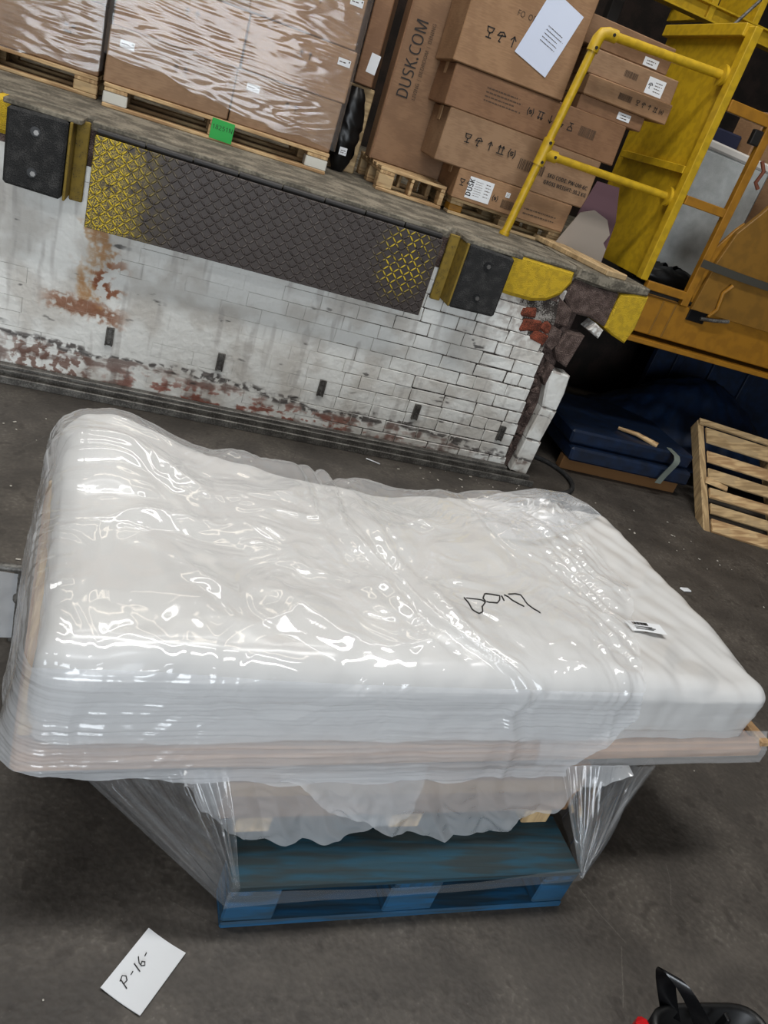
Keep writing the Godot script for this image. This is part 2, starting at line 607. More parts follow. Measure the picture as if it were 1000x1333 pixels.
	# timber with the grain along x, and turned for boards along z
	for k in 3:
		var g1 := noise_bytes(60 + k, w2, w2, 0.06, 4, 12, 1)
		var g2 := noise_bytes(70 + k, w2, w2, 0.012, 4, 3, 1)
		var pair: Array = [[Color(0.62, 0.49, 0.34), Color(0.8, 0.68, 0.5)], [Color(0.13, 0.22, 0.28), Color(0.07, 0.3, 0.45)], [Color(0.58, 0.48, 0.34), Color(0.76, 0.65, 0.48)]][k]
		var grain := mix_bytes(w2, w2, func(i: int) -> Color:
			var t := g1[i] / 255.0 * 0.5 + g2[i] / 255.0 * 0.5
			var col: Color = pair[0].lerp(pair[1], smoothstep(0.32, 0.66, t))
			return col.lerp(Color(0.2, 0.18, 0.16), 0.15 * smoothstep(0.62, 0.75, g2[i] / 255.0)))
		var called: String = ["wood", "blue_wood", "old_wood"][k]
		M[called] = tex_mat(grain, 1.1, 0.75, true, grey_picture(w2, w2, g1), 0.12)
		var turned: Image = grain.get_image().duplicate()
		turned.rotate_90(CLOCKWISE)
		M[called + "_deep"] = tex_mat(ImageTexture.create_from_image(turned), 1.1, 0.75, true)
	M.blue_deck = M.blue_wood.duplicate()
	M.blue_deck.albedo_color = Color(1.0, 0.86, 0.74)
	# cardboard
	var c1 := noise_bytes(81, w2, w2, 0.01, 4)
	var c2 := noise_bytes(82, w2, w2, 0.2, 2, 8, 1)
	var kraft := mix_bytes(w2, w2, func(i: int) -> Color:
		var t := c1[i] / 255.0 * 0.6 + c2[i] / 255.0 * 0.4
		return Color(0.62, 0.475, 0.345).lerp(Color(0.69, 0.54, 0.4), smoothstep(0.3, 0.7, t)))
	for k in 4:
		var m := tex_mat(kraft, 1.0, 0.7, false)
		m.albedo_color = [Color(0.82, 0.83, 0.84), Color(0.75, 0.73, 0.71), Color(0.86, 0.85, 0.83), Color(0.74, 0.7, 0.67)][k]
		m.uv1_offset = Vector3(k * 0.37, k * 0.21, k * 0.13)
		M["kraft_%d" % k] = m
	M.kraft_beige = tex_mat(kraft, 1.0, 0.75, false)
	M.kraft_beige.albedo_color = Color(1.0, 0.98, 0.96)
	M.wrap_tape = mat(Color(0.62, 0.5, 0.36), 0.3)
	M.ink = mat(Color(0.1, 0.085, 0.075), 0.7)
	M.pale_ink = mat(Color(0.28, 0.21, 0.15), 0.75)
	M.white_paper = mat(Color(0.86, 0.87, 0.88), 0.6)
	M.rubber = tex_mat(mix_bytes(w2, w2, func(i: int) -> Color:
		var t := a2[i] / 255.0 * 0.5 + b2[i] / 255.0 * 0.5
		return Color(0.1, 0.1, 0.1).lerp(Color(0.23, 0.225, 0.22), smoothstep(0.4, 0.75, t))), 2.0, 0.8, true, grey_picture(w2, w2, b2), 0.4)
	M.steel = tex_mat(mix_bytes(w2, w2, func(i: int) -> Color:
		var t := y1[i] / 255.0 * 0.5 + y2[i] / 255.0 * 0.5
		return Color(0.3, 0.29, 0.275).lerp(Color(0.47, 0.46, 0.44), smoothstep(0.3, 0.7, t))), 1.5, 0.5, true)
	M.steel.metallic = 0.4
	M.dark_steel = mat(Color(0.16, 0.15, 0.145), 0.5, 0.4)
	M.bolt = mat(Color(0.5, 0.49, 0.48), 0.35, 0.8)
	M.black = mat(Color(0.035, 0.035, 0.04), 0.4)
	M.blue_sheet = tex_mat(mix_bytes(w2, w2, func(i: int) -> Color:
		var t := y1[i] / 255.0
		return Color(0.03, 0.07, 0.13).lerp(Color(0.05, 0.14, 0.26), t)), 1.2, 0.5, true)
	# bedding wrapped tight in clear stretch film
	M.bedding = mat(Color(0.81, 0.807, 0.8), 0.42)
	M.bedding.clearcoat_enabled = true
	M.bedding.clearcoat = 0.9
	M.bedding.clearcoat_roughness = 0.16
	# loose clear polythene
	M.white_wood = mat(Color(0.78, 0.77, 0.73), 0.85)
	M.film = film(Color(0.95, 0.953, 0.955, 0.22), 0.09)
	M.film_thick = film(Color(0.9, 0.91, 0.92, 0.42), 0.11)
	M.film_clear = film(Color(0.93, 0.94, 0.95, 0.06), 0.09)
	M.film_hem = film(Color(0.92, 0.93, 0.94, 0.32), 0.09)
	M.film_band = film(Color(0.9, 0.9, 0.9, 0.3), 0.12)
	M.film_wrap = film(Color(0.93, 0.92, 0.91, 0.05), 0.12)


func film(c: Color, rough: float) -> StandardMaterial3D:
	var m := mat(c, rough)
	m.transparency = BaseMaterial3D.TRANSPARENCY_ALPHA
	m.cull_mode = BaseMaterial3D.CULL_DISABLED
	m.metallic_specular = 0.6
	return m


# ---------------------------------------------------------------- the building
func build_room() -> void:
	var st := begin()
	slab(st, Vector3(-5.2, -0.3, -9.4), Vector3(8.2, 0.0, 9.8), 0.001)
	struct("floor", st, M.floor)
	st = begin()
	slab(st, Vector3(-5.2, 6.0, -9.4), Vector3(8.2, 6.25, 9.8), 0.001)
	struct("ceiling", st, mat(Color(0.5, 0.49, 0.47), 0.9))
	var pale := mat(Color(0.56, 0.54, 0.51), 0.9)
	st = begin()
	slab(st, Vector3(-5.2, 0, -9.4), Vector3(-5.0, 6.0, 9.8), 0.001)
	struct("wall_left", st, pale)
	st = begin()
	slab(st, Vector3(8.0, 0, -9.4), Vector3(8.2, 6.0, 9.8), 0.001)
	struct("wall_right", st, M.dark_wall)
	st = begin()
	slab(st, Vector3(-5.0, 0, -9.4), Vector3(8.0, 6.0, -9.2), 0.001)
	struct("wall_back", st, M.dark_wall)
	st = begin()
	slab(st, Vector3(-5.0, 0, 9.5), Vector3(8.0, 6.0, 9.8), 0.001)
	struct("wall_front", st, pale)


# ---------------------------------------------------------------- the loading dock
func build_dock() -> void:
	var rng := RandomNumberGenerator.new()
	rng.seed = 5
	# deck of the dock
	var st := begin()
	slab(st, Vector3(-5.0, 1.2, -9.2), Vector3(2.72, 1.34, -4.24), 0.012)
	slab(st, Vector3(2.72, 1.2, -9.2), Vector3(8.0, 1.34, -6.7), 0.012)
	struct("floor_dock", st, M.dock)
	# core of the wall with its brick face
	st = begin()
	slab(st, Vector3(-5.0, 0, -4.6), Vector3(2.24, 1.2, -4.2), 0.004)
	slab(st, Vector3(-5.0, 0, -9.2), Vector3(2.3, 1.2, -4.6), 0.004)
	var wall := struct("wall_dock", st, M.paint)
	st = begin()
	slab(st, Vector3(1.0, 0.0, -4.21), Vector3(2.236, 1.13, -4.1965), 0.002)
	put("mortar_bed", st, M.mortar, wall)
	st = begin()
	slab(st, Vector3(2.2, 0, -4.6), Vector3(2.4, 1.2, -4.262), 0.02)
	put("broken_core", st, M.rubble, wall)
	st = begin()
	slab(st, Vector3(-5.0, 1.125, -4.3), Vector3(2.2, 1.3, -4.188), 0.004)
	put("edge_beam", st, M.rubble, wall)
	var course := 0.0795
	for row in 14:
		var y0 := 0.02 + row * course
		var x_end := 2.3 - y0 * 0.075
		if row >= 11:
			x_end = [2.1, 2.03, 1.98][row - 11]
		elif row == 10:
			x_end = 2.2
		var x := -1.62 + (0.0 if row % 2 == 0 else 0.112)
		while x < x_end - 0.03:
			var header := (rng.randf() < 0.22)
			var len := 0.105 if header else 0.218
			len += rng.randf_range(-0.006, 0.006)
			if x + len > x_end - 0.05:
				len = x_end - x + rng.randf_range(-0.012, 0.012)
			var sharp := smoothstep(0.3, 1.9, x) 
			var gap := lerpf(0.0, 0.0045, sharp) + (0.0035 * rng.randf() if rng.randf() < 0.22 else 0.0)
			st = begin()
			var deep := 0.05 if x + len < 2.0 else 0.1
			cbox(st, Vector3(len - gap, course - gap - rng.randf() * 0.002 * (0.1 + sharp), deep), Vector3.ZERO, lerpf(0.0003, 0.004, sharp), Basis(Vector3.BACK, rng.randf_range(-0.008, 0.008) * sharp), rng, 0.0025 * sharp)
			var bare := row >= 10 and x > 2.0 and rng.randf() < 0.5
			var b := put("brick", st, M.paint, wall)
			b.position = Vector3(x + len / 2, y0 + course / 2, -4.19 - deep / 2 + rng.randf_range(-0.003, 0.002) * (0.03 + sharp))
			x += len
	# bare orange bricks and loose rubble in the broken corner
	for q in [[2.1, 0.955, 0.13, 0.07, 0.12], [2.18, 0.895, 0.12, 0.075, -0.2], [2.05, 1.03, 0.1, 0.068, 0.1], [2.2, 0.97, 0.08, 0.06, -0.4]]:
		st = begin()
		cbox(st, Vector3(q[2], q[3], 0.1), Vector3.ZERO, 0.012, Basis(Vector3.BACK, q[4]), rng, 0.008)
		put("brick", st, M.orange_brick, wall).position = Vector3(q[0], q[1], -4.235)
	# the split outer edge of the wall: painted bricks that lean away, then bare stone
	var outer := [
		[[2.36, 0.02, 2.48, 0.0, 2.49, 0.25, 2.375, 0.257], "paint"], [[2.372, 0.262, 2.478, 0.256, 2.5, 0.475, 2.39, 0.485], "paint"],
		[[2.388, 0.488, 2.495, 0.48, 2.5, 0.6, 2.485, 0.72, 2.345, 0.725, 2.35, 0.64], "paint"], [[2.31, 0.86, 2.36, 0.79, 2.435, 0.765, 2.468, 0.98, 2.34, 0.975], "rubble"],
		[[2.225, 0.87, 2.29, 0.835, 2.325, 0.9, 2.31, 0.97, 2.22, 0.995], "rubble"], [[2.31, 0.67, 2.345, 0.62, 2.36, 0.75, 2.31, 0.77], "rubble"], [[2.24, 1.0, 2.33, 1.0, 2.32, 1.1, 2.2, 1.16], "rubble"], [[2.47, 1.02, 2.56, 0.985, 2.57, 1.04, 2.5, 1.07], "paint"]]
	for o in outer:
		var poly := PackedVector2Array()
		for i in range(0, o[0].size(), 2):
			poly.append(Vector2(o[0][i], o[0][i + 1]))
		st = begin()
		prism(st, poly, -4.19, 0.12, 0.012)
		put("brick" if o[1] == "paint" else "stone", st, M[o[1]], wall)
	st = begin()
	for k in 26:
		var y := rng.randf_range(0.0, 1.12)
		cbox(st, Vector3.ONE * rng.randf_range(0.02, 0.055), Vector3(lerpf(2.325, 2.28, y) + rng.randf_range(-0.03, 0.05), y, -4.245), 0.012, Basis(Vector3(1, 1, 0).normalized(), rng.randf() * 3.0), rng, 0.008)
	put("rubble_fill", st, M.rubble, wall).set_meta("kind", "stuff")
	# concrete edge blocks of the dock
	var edge := thing("concrete_edge", "yellow painted concrete edge block with a broken lower corner, beside the right bumper", "edge block")
	st = begin()
	prism(st, PackedVector2Array([Vector2(1.72, 1.1), Vector2(1.9, 1.09), Vector2(2.03, 1.092), Vector2(2.12, 1.115), Vector2(2.2, 1.175), Vector2(2.235, 1.25), Vector2(2.225, 1.318), Vector2(1.72, 1.318)]), -4.165, 0.2, 0.022)
	put("painted_face", st, M.yellow_worn, edge)
	st = begin()
	slab(st, Vector3(1.68, 1.31, -4.46), Vector3(2.235, 1.342, -4.172), 0.012)
	put("top_slab", st, M.dock, edge)
	edge = thing("concrete_edge", "yellow painted concrete edge block at the left, behind the left bumper", "edge block")
	st = begin()
	slab(st, Vector3(-1.9, 1.16, -4.4), Vector3(-0.7, 1.325, -4.17), 0.02)
	put("painted_face", st, M.yellow_worn, edge)
	st = begin()
	slab(st, Vector3(-1.9, 1.31, -4.5), Vector3(-0.8, 1.342, -4.18), 0.012)
	put("top_slab", st, M.dock, edge)
	var chunk := thing("concrete_chunk", "broken grey concrete corner with a yellow nose hanging at the end of the dock", "concrete chunk")
	st = begin()
	prism(st, PackedVector2Array([Vector2(2.27, 1.275), Vector2(2.23, 1.17), Vector2(2.32, 1.085), Vector2(2.45, 1.09), Vector2(2.572, 1.06), Vector2(2.572, 1.268), Vector2(2.42, 1.262)]), -4.2, 0.3, 0.012)
	put("broken_face", st, M.rubble, chunk)
	st = begin()
	prism(st, PackedVector2Array([Vector2(2.574, 1.268), Vector2(2.566, 1.058), Vector2(2.64, 1.025), Vector2(2.74, 1.0), Vector2(2.765, 1.1), Vector2(2.757, 1.3), Vector2(2.66, 1.29)]), -4.185, 0.35, 0.012)
	put("yellow_nose", st, M.yellow_worn, chunk)
	st = begin()
	prism(st, PackedVector2Array([Vector2(2.26, 1.345), Vector2(2.25, 1.285), Vector2(2.5, 1.27), Vector2(2.745, 1.302), Vector2(2.745, 1.345)]), -4.18, 0.6, 0.012)
	put("top_slab", st, M.dock, chunk)

	# hinged tread plate
	var lip := thing("dock_plate", "dark steel tread plate with worn yellow ends hanging on the dock face", "dock plate")
	st = begin()
	slab(st, Vector3(-0.377, 0.875, -4.07), Vector3(1.365, 1.29, -4.05), 0.003)
	put("tread_plate", st, M.plate, lip)
	for k in 8:
		st = begin()
		var xa := -0.37 + k * 0.2165
		tube(st, [Vector3(xa, 1.304, -4.075), Vector3(xa + 0.209, 1.304, -4.075)], 0.016, 12)
		put("hinge_knuckle", st, M.dark_steel, lip)
	st = begin()
	slab(st, Vector3(-0.4, 1.3, -4.32), Vector3(1.4, 1.338, -4.095), 0.004)
	put("hinge_bar", st, M.dock, lip)
	for s in [[-0.74, -0.485, "black rubber dock bumper at the left end of the tread plate"], [1.505, 1.775, "black rubber dock bumper between the tread plate and the broken yellow edge"]]:
		var bp := thing("dock_bumper", s[2], "dock bumper", Vector3(s[0], 0, 0))
		var wide: float = s[1] - s[0]
		st = begin()
		cbox(st, Vector3(wide, 0.335, 0.13), Vector3(wide / 2, 1.145, -4.075), 0.011, Basis.IDENTITY, rng, 0.006)
		put("rubber_block", st, M.rubber, bp)
		st = begin()
		var e := wide if s[0] < 0.0 else 0.0
		var way := 1.0 if s[0] < 0.0 else -1.0
		cbox(st, Vector3(0.012, 0.34, 0.19), Vector3(e + way * 0.009, 1.145, -4.107), 0.003)
		cbox(st, Vector3(0.06, 0.36, 0.02), Vector3(e + way * 0.045, 1.14, -4.165), 0.004)
		put("steel_bracket", st, M.yellow_dirty_shaded, bp)
		st = begin()
		slab(st, Vector3(-0.02, 1.312, -4.3), Vector3(wide + 0.05, 1.335, -4.035), 0.004)
		put("cover_plate", st, M.dock, bp)
		for yy in [1.06, 1.235]:
			st = begin()
			tube(st, [Vector3(wide * 0.48, yy, -4.03), Vector3(wide * 0.48, yy, -4.008)], 0.021, 14)
			put("bolt_recess", st, M.black, bp)
			st = begin()
			tube(st, [Vector3(wide * 0.5, yy - 0.003, -4.012), Vector3(wide * 0.5, yy - 0.003, -4.002)], 0.012, 6)
			put("bolt", st, M.bolt, bp)

	# steel channel lying along the foot of the wall
	var ch := thing("steel_channel", "long grey double steel channel lying along the foot of the white wall", "steel channel")
	st = begin()
	slab(st, Vector3(-2.6, 0.0, -4.13), Vector3(2.46, 0.045, -4.105), 0.003)
	slab(st, Vector3(-2.6, 0.0, -4.105), Vector3(2.46, 0.012, -4.045), 0.003)
	slab(st, Vector3(-2.6, 0.0, -4.045), Vector3(2.46, 0.04, -4.03), 0.003)
	slab(st, Vector3(-2.6, 0.0, -4.18), Vector3(2.3, 0.06, -4.135), 0.004)
	put("channel", st, M.steel, ch)
	var cl := [[-0.198, 0.321, 0.06], [0.391, 0.318, 0.055], [0.984, 0.297, 0.05], [1.589, 0.279, 0.05], [2.18, 0.261, 0.06]]
	var where := ["under the rust stain", "second from the rust stain", "below the middle of the tread plate", "below the right end of the tread plate", "nearest the broken wall corner"]
	for k in 5:
		var br := thing("wall_bracket", "small dark steel bracket on the white wall, " + where[k], "bracket", Vector3(cl[k][0], cl[k][1], -4.185))
		st = begin()
		for e in [-0.016, 0.016]:
			slab(st, Vector3(e - 0.004, -0.05, 0), Vector3(e + 0.004, 0.05, 0.02), 0.002)
		slab(st, Vector3(-0.018, -0.05, 0), Vector3(0.018, 0.05, 0.007), 0.002)
		put("back_plate", st, M.steel, br)
		for yy in [-0.03, 0.03]:
			st = begin()
			tube(st, [Vector3(0, yy, 0.006), Vector3(0, yy, 0.016)], 0.007, 6)
			put("bolt", st, M.bolt, br)
	var hose := thing("rubber_hose", "dark rubber hose looped on the floor by the broken wall corner", "hose")
	st = begin()
	var pts := []
	for k in 22:
		var t := k / 21.0
		var an := lerpf(-1.5, 1.75, t)
		pts.append(Vector3(2.56 + 0.28 * cos(an), 0.018, -4.27 + 0.3 * sin(an)))
	tube(st, pts, 0.016, 8)
	put("hose_run", st, M.rubber, hose)
	# old timber plank along the dock end
	var pl := tag(put("edge_plank", plank_shape(), M.old_wood_deep), "weathered timber plank along the dock edge below the yellow panel", "plank")
	pl.position = Vector3(2.42, 1.362, -4.6)
	pl.rotation.y = 0.2


func plank_shape() -> SurfaceTool:
	var st := begin()
	cbox(st, Vector3(0.16, 0.035, 0.82), Vector3.ZERO, 0.006)
	return st


# ---------------------------------------------------------------- the wrapped load in the foreground
# its frame: x along the front (0 at the left end), y up, -z into the load. Written as (u, y, v) with v = -z.
var n_big: FastNoiseLite
var n_mid: FastNoiseLite
var n_fine: FastNoiseLite
var n_line: FastNoiseLite


func top_height(u: float, v: float) -> float:
	var h := 0.668
	h += 0.07 * exp(-pow((u - 0.16) / 0.2, 2.0)) * smoothstep(0.35, 1.0, v)
	h += 0.03 * smoothstep(0.6, 0.1, u)
	h -= 0.05 * exp(-pow((u - 1.1) / 0.4, 2.0)) * smoothstep(0.6, 1.05, v)
	h += 0.022 * exp(-pow((v - 0.2) / 0.16, 2.0)) * smoothstep(1.9, 1.2, u)
	h -= 0.03 * smoothstep(1.6, 2.05, u) * smoothstep(0.5, 0.0, v)
	h += 0.012 * n_big.get_noise_2d(u * 0.8, v * 0.8 + 3.0)
	return h


# a point of a round-edged block whose top follows top_height; p runs over the plain block lo..hi
func padded(p: Vector3, lo: Vector3, hi: Vector3, r: float, lift: float) -> Array:
	var q := Vector3(clampf(p.x, lo.x + r, hi.x - r), minf(p.y, hi.y - r), clampf(p.z, lo.z + r, hi.z - r))
	var n := (p - q).normalized()
	var o := q + n * r
	var k := clampf((o.y - lo.y) / (hi.y - lo.y), 0.0, 1.0)
	o.y += k * k * (top_height(o.x, o.z) + lift - hi.y)
	return [o, n]


func facet(x: float) -> float:
	return absf(fposmod(x, 2.0) - 1.0)


func ridge(n: FastNoiseLite, p: Vector3) -> float:
	var x := 1.0 - absf(n.get_noise_3dv(p)) * 2.2
	return maxf(x, 0.0)


# how far the loose cover stands off the bedding
func crumple(p: Vector3, n: Vector3) -> float:
	var warp := Vector3(n_big.get_noise_3dv(p * 1.6), n_big.get_noise_3dv(p * 1.6 + Vector3(9, 3, 1)), n_big.get_noise_3dv(p * 1.6 + Vector3(2, 8, 5))) * 0.14
	var q := p + warp
	# long pulls run across the load towards the gathered end on the right
	var s := Vector3(q.x * 0.55 + q.z * 0.45, q.y * 0.7, q.z * 0.75 - q.x * 0.4)
	var d := 0.013 * pow(ridge(n_mid, s * 1.6), 3.0) + 0.013 * n_big.get_noise_3dv(q * 2.4)
	# flat facets between sharp creases, as stiff polythene folds
	d += 0.019 * facet(n_mid.get_noise_3dv(s * 1.9 + Vector3(7, 1, 3)) * 5.0)
	d += 0.0105 * facet(n_mid.get_noise_3dv(q * 4.3 + Vector3(1, 6, 2)) * 4.0) * (0.4 + n_big.get_noise_3dv(q * 3.0 + Vector3(5, 5, 5)))
	d += 0.0026 * facet(n_mid.get_noise_3dv(q * 11.0) * 4.0)
	# gathered folds near the right end and along the tied middle
	var gather := exp(-pow((p.x - 1.5 - 0.25 * p.z) / 0.12, 2.0))
	d += gather * 0.012 * (n_mid.get_noise_2d(p.x * 34.0 + p.z * 9.0, p.z * 3.0) + 0.5 * n_mid.get_noise_2d(p.x * 12.0, p.z * 30.0))
	var off := p.x - 0.85 - 0.34 * exp(-maxf(p.z, 0.0) / 0.2) + 0.015 * sin(p.z * 11.0)
	d += exp(-pow(off / 0.1, 2.0)) * 0.016 * n_mid.get_noise_2d(off * 30.0, p.z * 4.0) + 0.016 * exp(-pow(off / 0.018, 2.0)) - 0.01 * exp(-pow((off - 0.04) / 0.02, 2.0))
	# fine lengthwise lines along the left end
	d += smoothstep(0.24, 0.08, p.x) * 0.0035 * n_line.get_noise_2d(p.x * 70.0, p.z * 1.6)
	# tight turns of stretch film on the upright faces: fine lines along the face
	var upright := 1.0 - smoothstep(0.25, 0.85, n.y)
	var along := p.x if absf(n.z) > absf(n.x) else p.z
	d = d * lerpf(1.0, 0.42, upright) + upright * (0.0032 * n_line.get_noise_2d(along * 2.2, p.y * 75.0) + 0.002 * n_line.get_noise_2d(along * 2.6 + 5.0, p.y * 150.0))
	return d + 0.006


func build_load() -> void:
	n_big = noise(91, 0.9, 2)
	n_mid = noise(92, 1.0, 1, FastNoiseLite.TYPE_PERLIN)
	n_fine = noise(93, 5.0, 2)
	n_line = noise(94, 1.0, 2, FastNoiseLite.TYPE_PERLIN)
	var rng := RandomNumberGenerator.new()
	rng.seed = 17
	# blue pallet
	var bp := thing("pallet", "worn blue wooden pallet on the floor under the film-wrapped bedding", "pallet", Vector3(0.878, 0, -1.138), 0.055, "")
	pallet_parts(bp, 0.985, 1.2, 0.16, M.blue_wood, M.blue_wood_deep, [0.13, 0.145, 0.105], 0.185, rng)
	# carton and spacers between pallet and bed base
	var lc := thing("cardboard_carton", "flat brown cardboard carton lying on the blue pallet beneath the bed base", "cardboard carton", Vector3(0.86, 0.16, -1.25), 0.07)
	var st := begin()
	cbox(st, Vector3(1.03, 0.19, 0.8), Vector3(0, 0.145, -0.44), 0.008)
	put("body", st, M.kraft_1, lc)
	st = begin()
	for e in [-0.42, 0.0, 0.42]:
		cbox(st, Vector3(0.09, 0.05, 0.8), Vector3(e, 0.026, -0.44), 0.004)
	put("spacer", st, M.old_wood_deep, lc)
	st = begin()
	cbox(st, Vector3(1.034, 0.05, 0.804), Vector3(0, 0.16, -0.44), 0.003)
	put("tape", st, M.wrap_tape, lc)

	# bed base
	var base := thing("bed_base", "wide beige boarded bed base overhanging the blue pallet, under the wrapped bedding", "bed base", LOAD_AT, LOAD_TURN)
	st = begin()
	slab(st, Vector3(0.005, 0.402, -1.13), Vector3(2.165, 0.455, -0.005), 0.012)
	put("bottom_board", st, M.kraft_beige, base)
	st = begin()
	slab(st, Vector3(0.012, 0.456, -1.1), Vector3(0.04, 0.485, -0.06), 0.004)
	put("side_rail", st, M.wood_deep, base)
	st = begin()
	slab(st, Vector3(2.13, 0.456, -1.13), Vector3(2.165, 0.478, 0.0), 0.004)
	put("side_rail", st, M.wood_deep, base)
	st = begin()
	slab(st, Vector3(0.05, 0.456, -0.04), Vector3(2.13, 0.466, -0.012), 0.004)
	put("front_rail", st, M.kraft_beige, base)

	# bedding: a thick white rolled mattress
	var lo := Vector3(0.028, 0.46, 0.03)
	var hi := Vector3(2.12, 0.67, 1.085)
	var bed := tag(put("mattress", block_skin(lo, hi, 0.07, 220, 130, 24, func(p: Vector3) -> Vector3:
		var r := padded(p, lo, hi, 0.07, 0.0)
		var o: Vector3 = r[0]
		var nn: Vector3 = r[1]
		var up := 1.0 - smoothstep(0.3, 0.9, nn.y)
		var soft := 0.011 * facet(n_mid.get_noise_3dv(Vector3(o.x * 1.7 + o.z, o.y, o.z * 1.8 - o.x * 0.6)) * 4.0) * (1.0 - 0.75 * smoothstep(1.35, 1.7, o.x)) + 0.005 * facet(n_mid.get_noise_3dv(o * 5.0) * 3.0) - 0.008 + 0.006 * n_fine.get_noise_3dv(o * 0.9) + up * 0.0025 * n_line.get_noise_2d(o.x + o.z, o.y * 60.0)
		soft += 0.007 * smoothstep(1.2, 1.7, o.x) * n_line.get_noise_2d(o.x * 11.0 + o.z * 5.0, o.z * 2.0 + o.x * 3.0)
		return o + nn * soft), M.bedding), "thick white mattress on the beige bed base, wrapped tight in clear film", "mattress")
	bed.position = LOAD_AT
	bed.rotation.y = LOAD_TURN

	# loose clear polythene cover over the left three quarters of the load
	var cover := thing("plastic_cover", "crumpled clear polythene cover draped over the white mattress and bed base", "plastic cover", LOAD_AT, LOAD_TURN)
	place("cover_sheet", cover_mesh(), M.film, cover)
	place("cover_skirt", skirt_mesh(), M.film_thick, cover)
	place("flap", flap_mesh(), M.film_hem, cover)
	st = begin()
	# the hem of the cover hanging in scallops from the front edge down to the pallet
	var hem := func(curve: Array, u: float) -> float:
		for k in curve.size() / 2 - 1:
			if u <= curve[k * 2 + 2]:
				return lerpf(curve[k * 2 + 1], curve[k * 2 + 3], smoothstep(0.0, 1.0, (u - curve[k * 2]) / (curve[k * 2 + 2] - curve[k * 2])))
		return curve[-1]
	var c1 := [0.36, 0.4, 0.42, 0.31, 0.51, 0.21, 0.61, 0.178, 0.77, 0.172, 0.9, 0.2, 0.98, 0.26]
	var c2 := [0.58, 0.405, 0.79, 0.275, 0.96, 0.2, 1.11, 0.174, 1.25, 0.186, 1.38, 0.25, 1.5, 0.34, 1.62, 0.408]
	for spec in [[c1, 0.36, 0.98, "inner_hem", -0.004, 3.0], [c2, 0.58, 1.62, "hanging_hem", 0.014, 11.0]]:
		st = begin()
		sheet(st, 130, 40, func(a: float, b: float) -> Vector3:
			var u := lerpf(spec[1], spec[2], a)
			var y := lerpf(0.41, hem.call(spec[0], u) + 0.006 * sin(a * 37.0), b)
			var q := Vector3(u + 0.4 * (y - 0.3), y, spec[5])
			var out := 0.016 * n_mid.get_noise_3dv(q * 5.0) + 0.018 * facet(n_mid.get_noise_3dv(Vector3(q.x * 5.0, q.y * 3.0, q.z)) * 4.0) + 0.007 * facet(n_mid.get_noise_3dv(q * 14.0) * 3.0)
			return Vector3(u, y, spec[4] + 0.02 * b + out * (0.25 + 0.75 * b)))
		put(spec[3], st, M.film_hem, cover)
	written_name(cover)

	# stretch film pulled from the bed base down to the pallet corners
	var wrap := thing("stretch_film", "taut clear stretch film pulled from the bed base down around the blue pallet corners", "stretch film")
	st = begin()
	var pleat := func(a0: Vector3, a1: Vector3, b0: Vector3, b1: Vector3, folds: float, s: float) -> Callable:
		return func(a: float, b: float) -> Vector3:
			var p := a0.lerp(a1, a).lerp(b0.lerp(b1, a), b)
			var f := n_line.get_noise_2d(a * folds, s + b * 0.35) + 0.5 * n_line.get_noise_2d(a * folds * 2.3, s + 4.0 + b * 0.5)
			return p + Vector3(0.5 * f, 0.2 * f, f) * 0.03 * (0.35 + sin(b * PI) * 0.65)
	sheet(st, 110, 24, pleat.call(Vector3(0.015, 0.41, -1.2), Vector3(0.33, 0.41, -1.24), Vector3(0.378, 0.105, -1.1), Vector3(0.402, 0.165, -1.105), 26.0, 1.0))
	sheet(st, 60, 24, pleat.call(Vector3(0.03, 0.41, -1.21), Vector3(-0.02, 0.41, -1.75), Vector3(0.376, 0.12, -1.1), Vector3(0.42, 0.15, -1.75), 16.0, 4.0))
	put("left_pull", st, M.film_clear, wrap)
	st = begin()
	sheet(st, 80, 24, pleat.call(Vector3(1.25, 0.41, -1.31), Vector3(1.58, 0.41, -1.33), Vector3(1.368, 0.15, -1.16), Vector3(1.378, 0.13, -1.165), 24.0, 7.0))
	sheet(st, 80, 20, pleat.call(Vector3(1.58, 0.41, -1.33), Vector3(1.72, 0.41, -1.95), Vector3(1.378, 0.13, -1.165), Vector3(1.45, 0.15, -1.8), 22.0, 9.0))
	put("right_pull", st, M.film_clear, wrap)
	st = begin()
	sheet(st, 90, 10, func(a: float, b: float) -> Vector3:
		var p := Vector3(0.376, 0.1, -1.098).lerp(Vector3(1.378, 0.125, -1.158), a)
		p.y += b * (0.062 - 0.03 * sin(a * PI)) + 0.004 * sin(a * 8.0)
		return p + Vector3(0, 0, 0.003 * n_line.get_noise_2d(a * 5.0, b * 14.0)))
	put("front_band", st, M.film_clear, wrap)
	st = begin()
	# tight film over the bare right end of the bed base
	sheet(st, 80, 20, func(a: float, b: float) -> Vector3:
		var u := lerpf(1.3, 2.163, a)
		var lift := 0.005 * n_line.get_noise_2d(u * 3.0, b * 22.0)
		return LOAD_AT + Basis(Vector3.UP, LOAD_TURN) * Vector3(u, lerpf(0.398, 0.5, b), 0.008 + lift - 0.035 * smoothstep(0.35, 1.0, b)))
	put("end_band", st, M.film_band, wrap)

	# address label on the bare end of the mattress
	var lab := thing("paper_label", "small white barcode label stuck on the right end of the mattress", "label", Vector3(0, 0, 0), 0.0)
	var bl := Basis(Vector3.UP, LOAD_TURN)
	var at := Vector3(1.752, 0, -0.289)
	at.y = top_height(1.752, 0.289) + 0.006
	lab.position = LOAD_AT + bl * at
	lab.rotation.y = LOAD_TURN - 0.06
	st = begin()
	sheet(st, 8, 4, func(a: float, b: float) -> Vector3: return Vector3((a - 0.5) * 0.135, 0.003 + 0.002 * sin(a * 5.0), (0.5 - b) * -0.05))
	put("paper", st, M.white_paper, lab)
